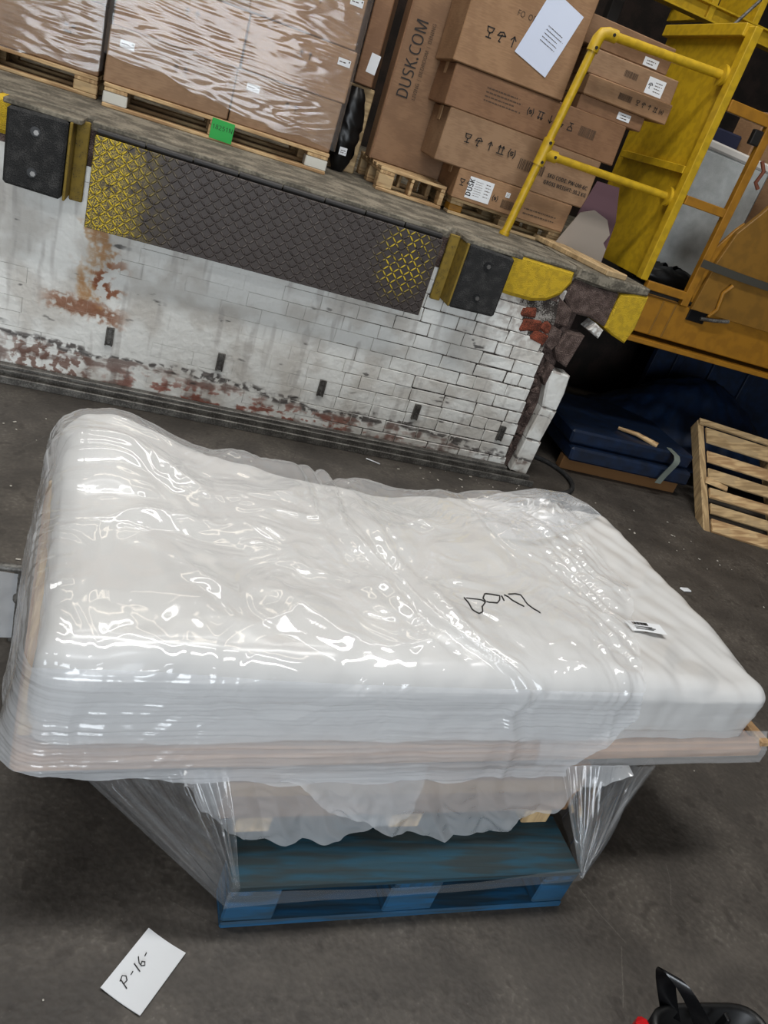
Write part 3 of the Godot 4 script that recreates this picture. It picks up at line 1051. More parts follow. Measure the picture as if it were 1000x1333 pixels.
	st = begin()
	for k in 14:
		var x := -0.047 + k * 0.0042
		slab(st, Vector3(x, 0.0045, -0.019), Vector3(x + (0.0026 if k % 3 else 0.0014), 0.0062, -0.006), 0.0001)
	for k in 3:
		slab(st, Vector3(-0.047, 0.0045, 0.001 + k * 0.006), Vector3(0.02 + 0.01 * (k % 2), 0.006, 0.003 + k * 0.006), 0.0001)
	put("barcode", st, M.ink, lab)


# black marker strokes on the cover
func written_name(parent: Node3D) -> void:
	var strokes := [
		[1.1, 0.322, 1.098, 0.302, 1.102, 0.272, 1.118, 0.256, 1.132, 0.262, 1.138, 0.282, 1.158, 0.303, 1.15, 0.312, 1.128, 0.316, 1.1, 0.324],
		[1.16, 0.306, 1.158, 0.32, 1.172, 0.34, 1.2, 0.343, 1.222, 0.338, 1.212, 0.318, 1.197, 0.303, 1.172, 0.302, 1.16, 0.307],
		[1.228, 0.338, 1.226, 0.31], [1.243, 0.348, 1.256, 0.322, 1.27, 0.302, 1.284, 0.288],
		[1.262, 0.356, 1.286, 0.36, 1.3, 0.352, 1.302, 0.33, 1.3, 0.305, 1.312, 0.28, 1.326, 0.262]]
	for s in strokes:
		var pts := []
		for i in range(0, s.size() - 2, 2):
			for t in 4:
				var u := lerpf(s[i], s[i + 2], t / 4.0)
				var v := lerpf(s[i + 1], s[i + 3], t / 4.0)
				var p := cover_point(Vector3(u, 0.7, v))
				pts.append(Vector3(p.x, p.y + 0.002, -p.z))
		var st := begin()
		tube(st, pts, 0.0021, 6)
		put("handwriting", st, M.ink, parent)


const COVER_LO := Vector3(-0.012, 0.43, -0.015)
const COVER_HI := Vector3(4.0, 0.7, 1.1)


func cover_point(p: Vector3) -> Vector3:
	var r := padded(p, COVER_LO, COVER_HI, 0.085, 0.004)
	var o: Vector3 = r[0]
	var n: Vector3 = r[1]
	# the cover falls outwards over the bed base below
	var low := smoothstep(0.6, 0.43, o.y)
	o.z += (1.0 - low) * 0.035 * smoothstep(0.35, 0.0, o.z) * (1.0 - n.y)
	o.x += (1.0 - low) * 0.02 * smoothstep(0.3, 0.0, o.x) * (1.0 - n.y)
	return o + n * crumple(o, n)


func cover_end(y: float, v: float) -> float:
	var e := lerpf(1.56, 1.8, smoothstep(0.0, 0.55, v)) - 0.16 * smoothstep(0.6, 0.4, y) * smoothstep(0.3, 0.0, v)
	return e + 0.035 * n_line.get_noise_2d(v * 6.0 + y * 5.0, 2.0) + 0.02 * n_line.get_noise_2d(v * 21.0, y * 20.0)


# top, front, left and back of the cover; its right end is open and ragged
func cover_mesh() -> ArrayMesh:
	var st := begin()
	var lo := COVER_LO
	var hi := COVER_HI
	var out := func(p: Vector3) -> Vector3:
		var o := cover_point(p)
		return Vector3(o.x, o.y, -o.z)
	sheet(st, 330, 210, func(a: float, b: float) -> Vector3:
		var v := lerpf(lo.z, hi.z, b)
		return out.call(Vector3(lerpf(lo.x, cover_end(hi.y, v), a), hi.y, v)))
	sheet(st, 160, 30, func(a: float, b: float) -> Vector3:
		var y := lerpf(lo.y, hi.y, b)
		return out.call(Vector3(lerpf(cover_end(y, hi.z), lo.x, a), y, hi.z)))
	return done(st)


# front and left side of the cover, where several layers lie over each other
func skirt_mesh() -> ArrayMesh:
	var st := begin()
	var lo := COVER_LO
	var hi := COVER_HI
	var out := func(p: Vector3) -> Vector3:
		var o := cover_point(p)
		return Vector3(o.x, o.y, -o.z)
	sheet(st, 330, 120, func(a: float, b: float) -> Vector3:
		var hem := lo.y - 0.045 * smoothstep(0.0, 0.5, a) + 0.006 * sin(a * 40.0)
		var y := lerpf(hem, hi.y, b)
		return out.call(Vector3(lerpf(lo.x, cover_end(y, lo.z), a), y, lo.z)))
	sheet(st, 210, 90, func(a: float, b: float) -> Vector3:
		var v := lerpf(hi.z, lo.z, a)
		return out.call(Vector3(lo.x, lerpf(lo.y + 0.03 * smoothstep(0.2, 0.8, a) * smoothstep(1.0, 0.8, a), hi.y, b), v)))
	return done(st)


# the loose end of the cover standing up at the back right
func flap_mesh() -> ArrayMesh:
	var st := begin()
	var top := Curve3D.new()
	for q in [[1.42, 0.66, 0.99], [1.55, 0.7, 1.02], [1.705, 0.738, 1.03], [1.85, 0.738, 1.03], [1.95, 0.715, 1.01], [2.02, 0.682, 0.985]]:
		top.add_point(Vector3(q[0], q[1], q[2]), Vector3(-0.03, 0, 0), Vector3(0.03, 0, 0))
	var low := Curve3D.new()
	for q in [[1.42, 0.672, 0.74], [1.55, 0.685, 0.72], [1.68, 0.69, 0.77], [1.82, 0.69, 0.86], [1.93, 0.685, 0.93], [2.02, 0.682, 0.985]]:
		low.add_point(Vector3(q[0], q[1], q[2]), Vector3(-0.03, 0, 0), Vector3(0.03, 0, 0))
	sheet(st, 90, 46, func(a: float, b: float) -> Vector3:
		var p := low.sample_baked(a * low.get_baked_length()).lerp(top.sample_baked(a * top.get_baked_length()), b)
		var belly := sin(b * PI) * sin(clampf(a, 0.0, 1.0) * PI * 0.95)
		p.y += belly * 0.012 + belly * (0.02 * n_mid.get_noise_2d(a * 5.0, b * 3.0) + 0.012 * facet(n_mid.get_noise_2d(a * 6.0 + b * 3.0, b * 5.0 + 4.0) * 4.0))
		return Vector3(p.x, p.y, -p.z))
	return done(st)


# skin of a block: top and four sides, each point passed through f, (u, y, v) turned to local axes
func block_skin(lo: Vector3, hi: Vector3, r: float, nu: int, nv: int, ny: int, f: Callable) -> SurfaceTool:
	var st := begin()
	var g := func(p: Vector3) -> Vector3:
		var o: Vector3 = f.call(p)
		return Vector3(o.x, o.y, -o.z)
	# denser near the rounded edges
	var ease := func(t: float) -> float: return t
	sheet(st, nu, nv, func(a: float, b: float) -> Vector3: return g.call(Vector3(lerpf(lo.x, hi.x, ease.call(a)), hi.y, lerpf(lo.z, hi.z, b))))
	sheet(st, nu, ny, func(a: float, b: float) -> Vector3: return g.call(Vector3(lerpf(lo.x, hi.x, a), lerpf(lo.y, hi.y, b), lo.z)))
	sheet(st, nu, ny, func(a: float, b: float) -> Vector3: return g.call(Vector3(lerpf(hi.x, lo.x, a), lerpf(lo.y, hi.y, b), hi.z)))
	sheet(st, nv, ny, func(a: float, b: float) -> Vector3: return g.call(Vector3(lo.x, lerpf(lo.y, hi.y, b), lerpf(hi.z, lo.z, a))))
	sheet(st, nv, ny, func(a: float, b: float) -> Vector3: return g.call(Vector3(hi.x, lerpf(lo.y, hi.y, b), lerpf(lo.z, hi.z, a))))
	return st


# a block pallet: front edge at z = 0, centred on x
func pallet_parts(o: Node3D, wide: float, deep: float, high: float, m: Material, m_deep: Material, blocks: Array, lead: float, rng: RandomNumberGenerator, m_block: Array = []) -> void:
	var t := 0.02
	var xs := [-wide / 2 + blocks[0] / 2, 0.0, wide / 2 - blocks[2] / 2]
	var st: SurfaceTool
	for k in 3:
		st = begin()
		cbox(st, Vector3(wide, t, 0.1), Vector3(0, t / 2, -0.05 - k * (deep / 2 - 0.05)), 0.004)
		put("bottom_board", st, m, o)
	for k in 3:
		for j in 3:
			st = begin()
			var bz := 0.1
			cbox(st, Vector3(blocks[k], high - 3 * t, bz), Vector3(xs[k], t + (high - 3 * t) / 2, -bz / 2 - 0.004 - j * (deep / 2 - bz / 2)), 0.005, Basis(Vector3.UP, rng.randf_range(-0.02, 0.02)))
			put("block", st, m_block[k] if m_block.size() > k and j == 0 else m, o)
		st = begin()
		cbox(st, Vector3(blocks[k] * 0.95, t - 0.001, deep - 0.004), Vector3(xs[k], high - 1.5 * t, -deep / 2), 0.003)
		put("stringer_board", st, m_deep, o)
	var z := 0.0
	var n := 0
	while z < deep - 0.05:
		var d := lead if n == 0 or z + lead * 1.4 > deep else 0.1
		if z + d > deep:
			d = deep - z
		st = begin()
		cbox(st, Vector3(wide + rng.randf_range(-0.004, 0.004), t, d), Vector3(rng.randf_range(-0.003, 0.003), high - t / 2, -z - d / 2), 0.003)
		put("deck_board", st, M.blue_deck if m == M.blue_wood else m, o)
		z += d + 0.035
		n += 1


# ---------------------------------------------------------------- goods on the dock
const DECK := 1.34


# a closed carton, its front face at local z = 0, centred on x, standing on y = 0
func carton(label: String, size: Vector3, at: Vector3, kraft: int, turn := 0.0, group := "", seam := true, called := "cardboard_box", sag := 0.004) -> Node3D:
	var o := thing(called, label, "cardboard box", at, turn, group)
	var rng := RandomNumberGenerator.new()
	rng.seed = int(at.x * 1000.0) + int(at.y * 731.0)
	var st := begin()
	cbox(st, size, Vector3(0, size.y / 2, -size.z / 2), 0.006, Basis.IDENTITY, rng, sag)
	put("body", st, M["kraft_%d" % kraft], o)
	if seam:
		st = begin()
		slab(st, Vector3(-size.x / 2 + 0.01, size.y - 0.0005, -size.z / 2 - 0.03), Vector3(size.x / 2 - 0.01, size.y + 0.003, -size.z / 2 + 0.03), 0.001)
		for e in [-1.0, 1.0]:
			slab(st, Vector3(e * size.x / 2 - 0.002, size.y * 0.72, -size.z / 2 - 0.03), Vector3(e * size.x / 2 + 0.004, size.y, -size.z / 2 + 0.03), 0.001)
		put("tape", st, M.wrap_tape, o)
	return o


func sticker(parent: Node, size: Vector2, at: Vector3, turn := Basis.IDENTITY) -> MeshInstance3D:
	var st := begin()
	cbox(st, Vector3(size.x, size.y, 0.0016), Vector3.ZERO, 0.0004)
	var o := put("label", st, M.white_paper, parent)
	o.transform = Transform3D(turn, at)
	return o


func small_label(parent: Node, at: Vector3) -> void:
	var l := sticker(parent, Vector2(0.072, 0.036), at)
	print_lines(l, 1, Vector2(0.044, 0.0075), 0.0, Vector3(-0.006, 0.0, 0.001), M.pale_ink)
	var st := begin()
	slab(st, Vector3(0.024, 0.004, 0.0006), Vector3(0.031, 0.012, 0.0014), 0.0002)
	put("print", st, M.ink, l)


# small print too fine to read: rows of dashes of uneven length
func print_lines(parent: Node, rows: int, size: Vector2, gap: float, at: Vector3, m: Material) -> void:
	var rng := RandomNumberGenerator.new()
	rng.seed = rows * 7 + int(size.x * 1000.0)
	var st := begin()
	for k in rows:
		var x := -size.x / 2
		var stop := size.x / 2 * rng.randf_range(0.5, 1.0)
		while x < stop:
			var w := size.y * rng.randf_range(0.7, 2.6)
			cbox(st, Vector3(minf(w, stop - x + 0.001), size.y * 0.75, 0.0005), at + Vector3(x + w / 2, -k * gap, 0), 0.0001)
			x += w + size.y * 0.5
	put("print", st, m, parent)


func icons(parent: Node, kinds: Array, size: float, gap: float, at: Vector3, m: Material, upside := false) -> void:
	for k in kinds.size():
		drawing("handling_symbol", icon(kinds[k]), size, size * 0.13, at + Vector3(k * gap, 0, 0), m, parent, Basis(Vector3.BACK, PI) if upside else Basis.IDENTITY)


func build_stock() -> void:
	var rng := RandomNumberGenerator.new()
	rng.seed = 23
	# left pallet
	var p := thing("pallet", "pale wooden pallet at the far left of the dock, under wrapped cartons", "pallet", Vector3(-1.09, DECK, -5.06), 0.0, "")
	pallet_parts(p, 1.2, 0.8, 0.112, M.wood, M.wood_deep, [0.12, 0.14, 0.125], 0.12, rng)
	var g := "stretch-wrapped cartons on the far left pallet"
	for k in 2:
		for j in 3:
			var c := carton(["tall brown carton in clear wrap on the far left pallet, %s row", "brown carton at the left picture edge in clear wrap, %s row"][k] % ["bottom", "middle", "top"][j], Vector3(0.58, 0.34, 0.72), Vector3(-0.785 - k * 0.585, DECK + 0.1125 + j * 0.341, -5.075), (j + k) % 2, 0.0, g)
			small_label(c, Vector3(-0.1, 0.28, 0.003))
			print_lines(c, 2, Vector2(0.05, 0.016), 0.03, Vector3(0.12, 0.2, 0.0035), M.pale_ink)
	wrap_sheet("clear stretch wrap around the cartons on the far left pallet", Vector3(-1.67, DECK + 0.16, -5.066), Vector2(1.19, 0.98), 0.75, 3)
	# middle pallet with two columns of cartons
	p = thing("pallet", "wooden pallet with white painted end blocks in the middle of the dock", "pallet", Vector3(0.185, DECK, -4.86), 0.02, "")
	var white: StandardMaterial3D = M.white_wood
	pallet_parts(p, 1.25, 0.8, 0.118, M.wood, M.wood_deep, [0.125, 0.13, 0.13], 0.12, rng, [white, M.wood, white])
	var card := thing("green_note", "bright green handwritten card on the middle block of the middle pallet", "card", Vector3(0.193, DECK + 0.062, -4.855), 0.02)
	var st := begin()
	cbox(st, Vector3(0.125, 0.105, 0.002), Vector3.ZERO, 0.0005, Basis(Vector3.BACK, -0.03))
	put("paper", st, mat(Color(0.16, 0.62, 0.27), 0.7), card)
	words("handwriting", "18251N", 0.025, Vector3(0.0, 0.012, 0.0012), M.ink, card)
	g = "stretch-wrapped cartons on the middle pallet"
	var rows := ["bottom", "second", "third", "top"]
	for j in 4:
		var c := carton("brown carton in clear wrap, left column of the middle pallet, %s row" % rows[j], Vector3(0.655, 0.268, 0.74), Vector3(-0.118 + (0.012 if j % 2 else 0.0), DECK + 0.1185 + j * 0.2695, -4.872), [0, 2, 0, 2][j], 0.02, g)
		small_label(c, Vector3(-0.235, 0.2, 0.003))
		icons(c, [2, 2], 0.035, 0.05, Vector3(0.02, 0.17, 0.0035), M.pale_ink)
		c = carton("brown carton in clear wrap, right column of the middle pallet, %s row" % rows[j], Vector3(0.595, 0.268, 0.74), Vector3(0.513 + (0.012 if j % 2 else 0.0), DECK + 0.1185 + j * 0.2695, -4.886), [0, 2, 2, 0][j], 0.02, g)
		small_label(c, Vector3([-0.2, 0.24, 0.24, 0.2][j], [0.2, 0.2, 0.22, 0.2][j], 0.003))
		icons(c, [2, 2], 0.035, 0.05, Vector3(0.0, 0.17, 0.0035), M.pale_ink)
	wrap_sheet("clear stretch wrap around the two columns of cartons on the middle pallet", Vector3(-0.46, DECK + 0.2, -4.862), Vector2(1.29, 1.02), 0.75, 8)
	# dark bundle and a tall carton in the gap
	var bb := thing("black_bundle", "dark plastic-wrapped bundle standing in the gap right of the middle pallet", "bundle", Vector3(0.965, DECK, -5.3))
	st = begin()
	sheet(st, 24, 20, func(a: float, b: float) -> Vector3:
		var an := a * TAU
		var r := 0.085 + 0.02 * rng_noise(a * 8.0, b * 6.0) + 0.012 * rng_noise(cos(an) * 3.0, b * 14.0)
		var k := pow(sin(clampf(b, 0.02, 0.98) * PI), 0.3)
		return Vector3(cos(an) * r * k, b * 0.5, sin(an) * r * 0.9 * k - 0.1), true)
	put("wrapping", st, M.black, bb)
	var tg := sticker(bb, Vector2(0.05, 0.045), Vector3(-0.01, 0.13, 0.012), Basis(Vector3.UP, 0.1))
	print_lines(tg, 2, Vector2(0.03, 0.006), 0.012, Vector3(0, 0.004, 0.001), M.pale_ink)
	var c := carton("narrow upright brown carton with a pale tag, left of the tall branded carton", Vector3(0.11, 0.78, 0.4), Vector3(1.0, DECK + 0.52, -5.45), 3, -0.25)
	sticker(c, Vector2(0.06, 0.11), Vector3(0.03, 0.13, 0.004), Basis(Vector3.BACK, -0.1))
	var shelf := tag(put("low_crate", crate_shape(), M.old_wood), "low dark timber crate behind the black bundle in the gap", "crate")
	shelf.position = Vector3(1.0, DECK, -5.43)
	# tall branded carton on a small pallet
	p = thing("pallet", "small wooden pallet under the tall upright branded carton", "pallet", Vector3(1.375, DECK, -5.0), -0.02, "")
	pallet_parts(p, 0.44, 0.8, 0.14, M.wood, M.wood_deep, [0.1, 0.02, 0.03], 0.12, rng)
	c = carton("tall upright brown carton printed with a large web address", Vector3(0.58, 1.3, 0.16), Vector3(1.42, DECK + 0.141, -5.3), 1, -0.02, "", false)
	var up := Basis(Vector3.BACK, PI / 2)
	words("lettering", "DUSK.COM", 0.078, Vector3(-0.195, 0.6, 0.0035), M.ink, c, up, false, 0.42)
	words("lettering", "LIVING | BEDROOM | DINING", 0.024, Vector3(-0.12, 0.605, 0.0035), M.pale_ink, c, up, false, 0.42)
	st = begin()
	slab(st, Vector3(-0.288, 0.002, -0.161), Vector3(-0.278, 1.298, 0.003), 0.002)
	put("fold", st, M.kraft_3, c)
	# stack of flat cartons in front, on a second small pallet
	p = thing("pallet", "small pallet with a yellow block under the stack of flat branded cartons", "pallet", Vector3(2.03, DECK, -4.95), 0.0, "")
	pallet_parts(p, 0.8, 0.8, 0.1, M.old_wood, M.old_wood_deep, [0.09, 0.09, 0.09], 0.12, rng, [M.orange, M.old_wood, M.old_wood])
	c = carton("lowest flat carton with a white address label, behind the yellow handrail", Vector3(0.8, 0.172, 0.38), Vector3(2.005, DECK + 0.1005, -4.9), 2, -0.01, "flat branded cartons")
	var l := sticker(c, Vector2(0.165, 0.125), Vector3(-0.235, 0.085, 0.004))
	words("print", "DUSK", 0.035, Vector3(-0.064, 0, 0.001), M.ink, l, up, true, 0.1)
	print_lines(l, 7, Vector2(0.05, 0.004), 0.0135, Vector3(-0.012, 0.042, 0.001), M.pale_ink)
	print_lines(l, 5, Vector2(0.035, 0.006), 0.018, Vector3(0.05, 0.042, 0.001), M.pale_ink)
	icons(c, [0, 1], 0.035, 0.05, Vector3(-0.36, 0.1, 0.004), M.ink)
	icons(c, [4], 0.035, 0.05, Vector3(-0.12, 0.07, 0.004), M.ink)
	l = sticker(c, Vector2(0.03, 0.03), Vector3(-0.045, 0.11, 0.004))
	print_lines(l, 3, Vector2(0.02, 0.003), 0.007, Vector3(0, 0.007, 0.001), M.pale_ink)
	barcode(Vector2(0.08, 0.05), Vector3(-0.03, 0.055, 0.004), M.pale_ink, c, 4)
	print_lines(c, 2, Vector2(0.26, 0.009), 0.028, Vector3(0.22, 0.07, 0.004), M.pale_ink)
	c = carton("wide flat carton second from the bottom, printed with an SKU code", Vector3(1.055, 0.29, 0.38), Vector3(1.96, DECK + 0.2735, -4.9), 0, 0.0, "flat branded cartons")
	icons(c, [0, 1, 2, 3, 4], 0.045, 0.075, Vector3(-0.37, 0.165, 0.004), M.ink)
	barcode(Vector2(0.17, 0.06), Vector3(0.08, 0.13, 0.004), M.pale_ink, c, 6)
	words("lettering", "SKU CODE: PW-UW-6C", 0.024, Vector3(0.35, 0.12, 0.004), M.ink, c, Basis.IDENTITY, true, 0.29)
	words("lettering", "GROSS WEIGHT: 30.2 KG", 0.024, Vector3(0.35, 0.078, 0.004), M.ink, c, Basis.IDENTITY, true, 0.31)
	c = carton("wide flat carton third from the bottom, printed upside down", Vector3(1.17, 0.225, 0.38), Vector3(1.975, DECK + 0.5645, -4.905), 3, 0.0, "flat branded cartons")
	icons(c, [4, 3, 2, 1, 0], 0.04, 0.07, Vector3(-0.06, 0.12, 0.004), M.ink, true)
	print_lines(c, 4, Vector2(0.25, 0.009), 0.022, Vector3(-0.24, 0.16, 0.004), M.pale_ink)
	barcode(Vector2(0.11, 0.055), Vector3(0.34, 0.12, 0.004), M.pale_ink, c, 7)
	c = carton("big brown carton with a white paper sheet taped on, above the flat cartons", Vector3(0.72, 0.78, 0.38), Vector3(1.715, DECK + 0.79, -4.89), 2, 0.0, "flat branded cartons")
	icons(c, [0, 1, 2, 3, 4], 0.05, 0.075, Vector3(-0.2, 0.19, 0.004), M.ink)
	words("lettering", "FO  OR", 0.03, Vector3(-0.02, 0.33, 0.004), M.pale_ink, c)
	st = begin()
	sheet(st, 10, 14, func(a: float, b: float) -> Vector3: return Vector3((a - 0.5) * 0.24, (b - 0.5) * 0.36, 0.003 + 0.003 * absf(a - 0.4) + 0.002 * sin(b * 4.0)), true)
	var pap := put("paper", st, mat(Color(0.8, 0.83, 0.9), 0.6), c)
	pap.transform = Transform3D(Basis(Vector3.BACK, -0.28), Vector3(0.14, 0.29, 0.004))
	print_lines(pap, 5, Vector2(0.12, 0.005), 0.02, Vector3(0.03, 0.03, 0.0072), M.pale_ink)
	# four thin cartons to the right of it
	var names := ["thinnest lowest carton of the right-hand pile by the yellow panel", "flat carton with handling symbols, second in the pile by the yellow panel", "flat carton with a square white label, in the yellow panel's pile", "topmost carton of the pile by the yellow panel, tilted back"]
	var spec := [[0.46, 0.085, 2.43, 0.79], [0.59, 0.108, 2.49, 0.8755], [0.6, 0.135, 2.48, 0.984], [0.6, 0.15, 2.4, 1.12]]
	for k in 4:
		var s: Array = spec[k]
		c = carton(names[k], Vector3(s[0], s[1], 0.3), Vector3(s[2], DECK + s[3], [-4.93, -4.89, -4.93, -4.97][k]), [3, 2, 0, 1][k], -0.03, "thin cartons by the yellow panel")
		if k == 1:
			icons(c, [0, 1, 2, 3, 4], 0.026, 0.043, Vector3(0.06, 0.055, 0.004), M.ink)
			barcode(Vector2(0.09, 0.035), Vector3(-0.03, 0.055, 0.004), M.pale_ink, c, 9)
		elif k == 0:
			l = sticker(c, Vector2(0.09, 0.04), Vector3(0.09, 0.045, 0.003))
			print_lines(l, 2, Vector2(0.06, 0.007), 0.015, Vector3(0.005, 0.007, 0.001), M.pale_ink)
		elif k == 2:
			l = sticker(c, Vector2(0.12, 0.09), Vector3(0.16, 0.058, 0.004))
			print_lines(l, 4, Vector2(0.05, 0.006), 0.016, Vector3(0.018, 0.024, 0.001), M.pale_ink)
			drawing("print", icon(1), 0.03, 0.004, Vector3(-0.035, 0, 0.001), M.ink, l)
			barcode(Vector2(0.09, 0.035), Vector3(-0.02, 0.07, 0.004), M.pale_ink, c, 10)
		else:
			l = sticker(c, Vector2(0.1, 0.045), Vector3(0.17, 0.035, 0.003))
			print_lines(l, 2, Vector2(0.06, 0.007), 0.015, Vector3(0, 0.007, 0.001), M.pale_ink)
	# torn boards leaning behind the handrail
	var tb := thing("torn_board", "torn off-white and purple packing board standing behind the handrail foot", "packing board", Vector3(0, 0, -4.86))
	st = begin()
	prism(st, PackedVector2Array([Vector2(2.36, 1.342), Vector2(2.74, 1.342), Vector2(2.735, 1.43), Vector2(2.7, 1.46), Vector2(2.72, 1.52), Vector2(2.66, 1.6), Vector2(2.55, 1.63), Vector2(2.46, 1.59)]), 0.0, 0.012)
	put("white_board", st, mat(Color(0.58, 0.54, 0.5), 0.9), tb)
	st = begin()
	prism(st, PackedVector2Array([Vector2(2.44, 1.342), Vector2(2.755, 1.342), Vector2(2.735, 1.6), Vector2(2.66, 1.8), Vector2(2.5, 1.795), Vector2(2.46, 1.6)]), -0.02, 0.012)
	put("purple_board", st, mat(Color(0.36, 0.26, 0.29), 0.9), tb)


func crate_shape() -> SurfaceTool:
	var st := begin()
	cbox(st, Vector3(0.2, 0.515, 0.12), Vector3(0, 0.258, -0.15), 0.006)
	return st


func rng_noise(a: float, b: float) -> float:
	return n_mid.get_noise_2d(a, b)


# thin wrap round the front and both sides of a carton stack: at is its lower left front corner
func wrap_sheet(label: String, at: Vector3, size: Vector2, deep: float, s: int) -> void:
	var st := begin()
	var total := size.x + 2.0 * deep
	sheet(st, 220, 150, func(a: float, b: float) -> Vector3:
		var t := a * total - deep
		var low := 0.05 * sin(t * 2.6 + s) + 0.03 * n_mid.get_noise_2d(t * 5.0, float(s))
		var y := lerpf(low, size.y, b)
		var f := 0.0022 * n_line.get_noise_2d(t * 2.2 + y * 0.9, y * 60.0 + s) + 0.0018 * facet(n_mid.get_noise_2d(t * 3.0 + s, y * 12.0) * 4.0)
		if t < 0.0:
			return Vector3(-0.003 + f, y, t)
		if t > size.x:
			return Vector3(size.x + 0.003 + f, y, size.x - t)
		return Vector3(t, y, 0.004 + f))
	var o := tag(put("stretch_wrap", st, M.film_wrap), label, "stretch wrap")
	o.position = at


# ---------------------------------------------------------------- handrail, panel and lift
func build_lift() -> void:
	var st := begin()
	var hr := thing("handrail", "yellow tubular handrail with two rails in front of the cardboard boxes", "handrail")
	var z := -4.7
	tube(st, [Vector3(1.945, 1.34, z), Vector3(2.07, 2.47, z)], 0.025, 14)
	put("post", st, M.yellow, hr)
	st = begin()
	tube(st, [Vector3(2.11, 2.503, z), Vector3(2.89, 2.54, z)], 0.025, 14)
	put("top_rail", st, M.yellow, hr)
	st = begin()
	tube(st, [Vector3(2.03, 1.836, z), Vector3(2.89, 1.845, z)], 0.023, 14)
	put("middle_rail", st, M.yellow, hr)
	st = begin()
	tube(st, [Vector3(2.062, 2.4, z), Vector3(2.069, 2.465, z), Vector3(2.085, 2.495, z), Vector3(2.115, 2.505, z), Vector3(2.17, 2.507, z)], 0.034, 14)
	put("elbow_fitting", st, M.yellow, hr)
	st = begin()
	tube(st, [Vector3(1.995, 1.77, z), Vector3(2.01, 1.92, z)], 0.034, 14)
	tube(st, [Vector3(2.01, 1.838, z), Vector3(2.09, 1.838, z)], 0.033, 14)
	put("tee_fitting", st, M.yellow, hr)
	for e in [[2.065, 2.42], [2.14, 2.507], [2.0, 1.79], [2.008, 1.9], [2.07, 1.838]]:
		st = begin()
		tube(st, [Vector3(e[0], e[1], z + 0.03), Vector3(e[0], e[1], z + 0.039)], 0.009, 8)
		put("grub_screw", st, M.dark_steel, hr)
	for e in [2.54, 1.845]:
		st = begin()
		tube(st, [Vector3(2.885, e, z), Vector3(2.905, e, z)], 0.058, 18)
		put("wall_flange", st, M.yellow, hr)
	st = begin()
	tube(st, [Vector3(1.944, 1.341, z), Vector3(1.945, 1.36, z)], 0.033, 14)
	put("foot_collar", st, M.yellow, hr)
	# yellow side panel
	var yp := thing("side_panel", "tall yellow steel side panel with folded edges beside the lift", "steel panel")
	st = begin()
	slab(st, Vector3(2.935, 1.345, -5.58), Vector3(2.955, 2.8, -4.6), 0.002)
	put("sheet", st, M.yellow, yp)
	st = begin()
	slab(st, Vector3(2.905, 1.345, -4.66), Vector3(2.957, 2.8, -4.59), 0.004)
	put("front_edge", st, M.yellow, yp)
	st = begin()
	slab(st, Vector3(2.885, 2.745, -5.58), Vector3(2.957, 2.812, -4.66), 0.004)
	put("top_edge", st, M.yellow, yp)
	st = begin()
	slab(st, Vector3(2.9, 1.99, -5.5), Vector3(2.936, 2.035, -4.66), 0.003)
	put("stiffener", st, M.yellow, yp)
	# gate on the lift
	var gt := thing("lift_gate", "amber yellow steel gate frame right of the tall yellow panel", "gate")
	st = begin()
	slab(st, Vector3(3.262, 1.264, -4.62), Vector3(3.318, 2.43, -4.575), 0.004)
	put("gate_post", st, M.orange, gt)
	st = begin()
	slab(st, Vector3(2.96, 2.37, -4.62), Vector3(3.45, 2.435, -4.58), 0.004)
	put("top_bar", st, M.orange, gt)
	st = begin()
	slab(st, Vector3(2.96, 1.835, -4.62), Vector3(3.262, 1.888, -4.58), 0.004)
	put("middle_bar", st, M.orange, gt)
	st = begin()
	slab(st, Vector3(2.96, 1.3, -4.62), Vector3(3.262, 1.352, -4.57), 0.004)
	put("bottom_bar", st, M.orange, gt)
	st = begin()
	slab(st, Vector3(3.2, 2.26, -4.62), Vector3(3.262, 2.345, -4.58), 0.005)
	put("latch_box", st, M.dark_steel, gt)
	st = begin()
	tube(st, [Vector3(3.33, 2.2, -4.57), Vector3(3.36, 2.15, -4.55), Vector3(3.35, 2.08, -4.56), Vector3(3.38, 2.05, -4.55)], 0.012, 8)
	put("latch_chain", st, mat(Color(0.42, 0.22, 0.14), 0.7), gt)
	# the lift's own body
	var lf := thing("lift_platform", "amber yellow scissor lift body with a deep front beam at the right", "lift")
	st = begin()
	slab(st, Vector3(2.9, 1.02, -4.72), Vector3(5.4, 1.262, -4.6), 0.006)
	put("front_beam", st, M.orange, lf)
	for e in [3.14, 3.24]:
		st = begin()
		slab(st, Vector3(e, 1.025, -4.6), Vector3(e + 0.012, 1.258, -4.593), 0.003)
		put("weld_seam", st, M.amber, lf)
	st = begin()
	slab(st, Vector3(2.86, 0.958, -4.8), Vector3(5.4, 0.992, -4.56), 0.004)
	put("lower_flange", st, M.orange, lf)
	st = begin()
	slab(st, Vector3(2.9, 1.215, -6.6), Vector3(5.4, 1.27, -4.72), 0.004)
	put("deck", st, M.dark_steel, lf)
	st = begin()
	prism(st, PackedVector2Array([Vector2(3.345, 1.262), Vector2(5.2, 1.262), Vector2(5.2, 2.2), Vector2(3.6, 2.11), Vector2(3.5, 1.93), Vector2(3.4, 1.78), Vector2(3.36, 1.58)]), -4.56, 0.03, 0.004)
	put("guard_plate", st, M.amber, lf)
	st = begin()
	prism(st, PackedVector2Array([Vector2(3.29, 1.5), Vector2(3.345, 1.3), Vector2(3.4, 1.3), Vector2(3.45, 1.85), Vector2(3.41, 1.8), Vector2(3.33, 1.66)]), -4.6, 0.02, 0.003)
	put("gusset_plate", st, M.orange, lf)
	st = begin()
	slab(st, Vector3(3.36, 1.185, -4.61), Vector3(3.5, 1.285, -4.585), 0.004)
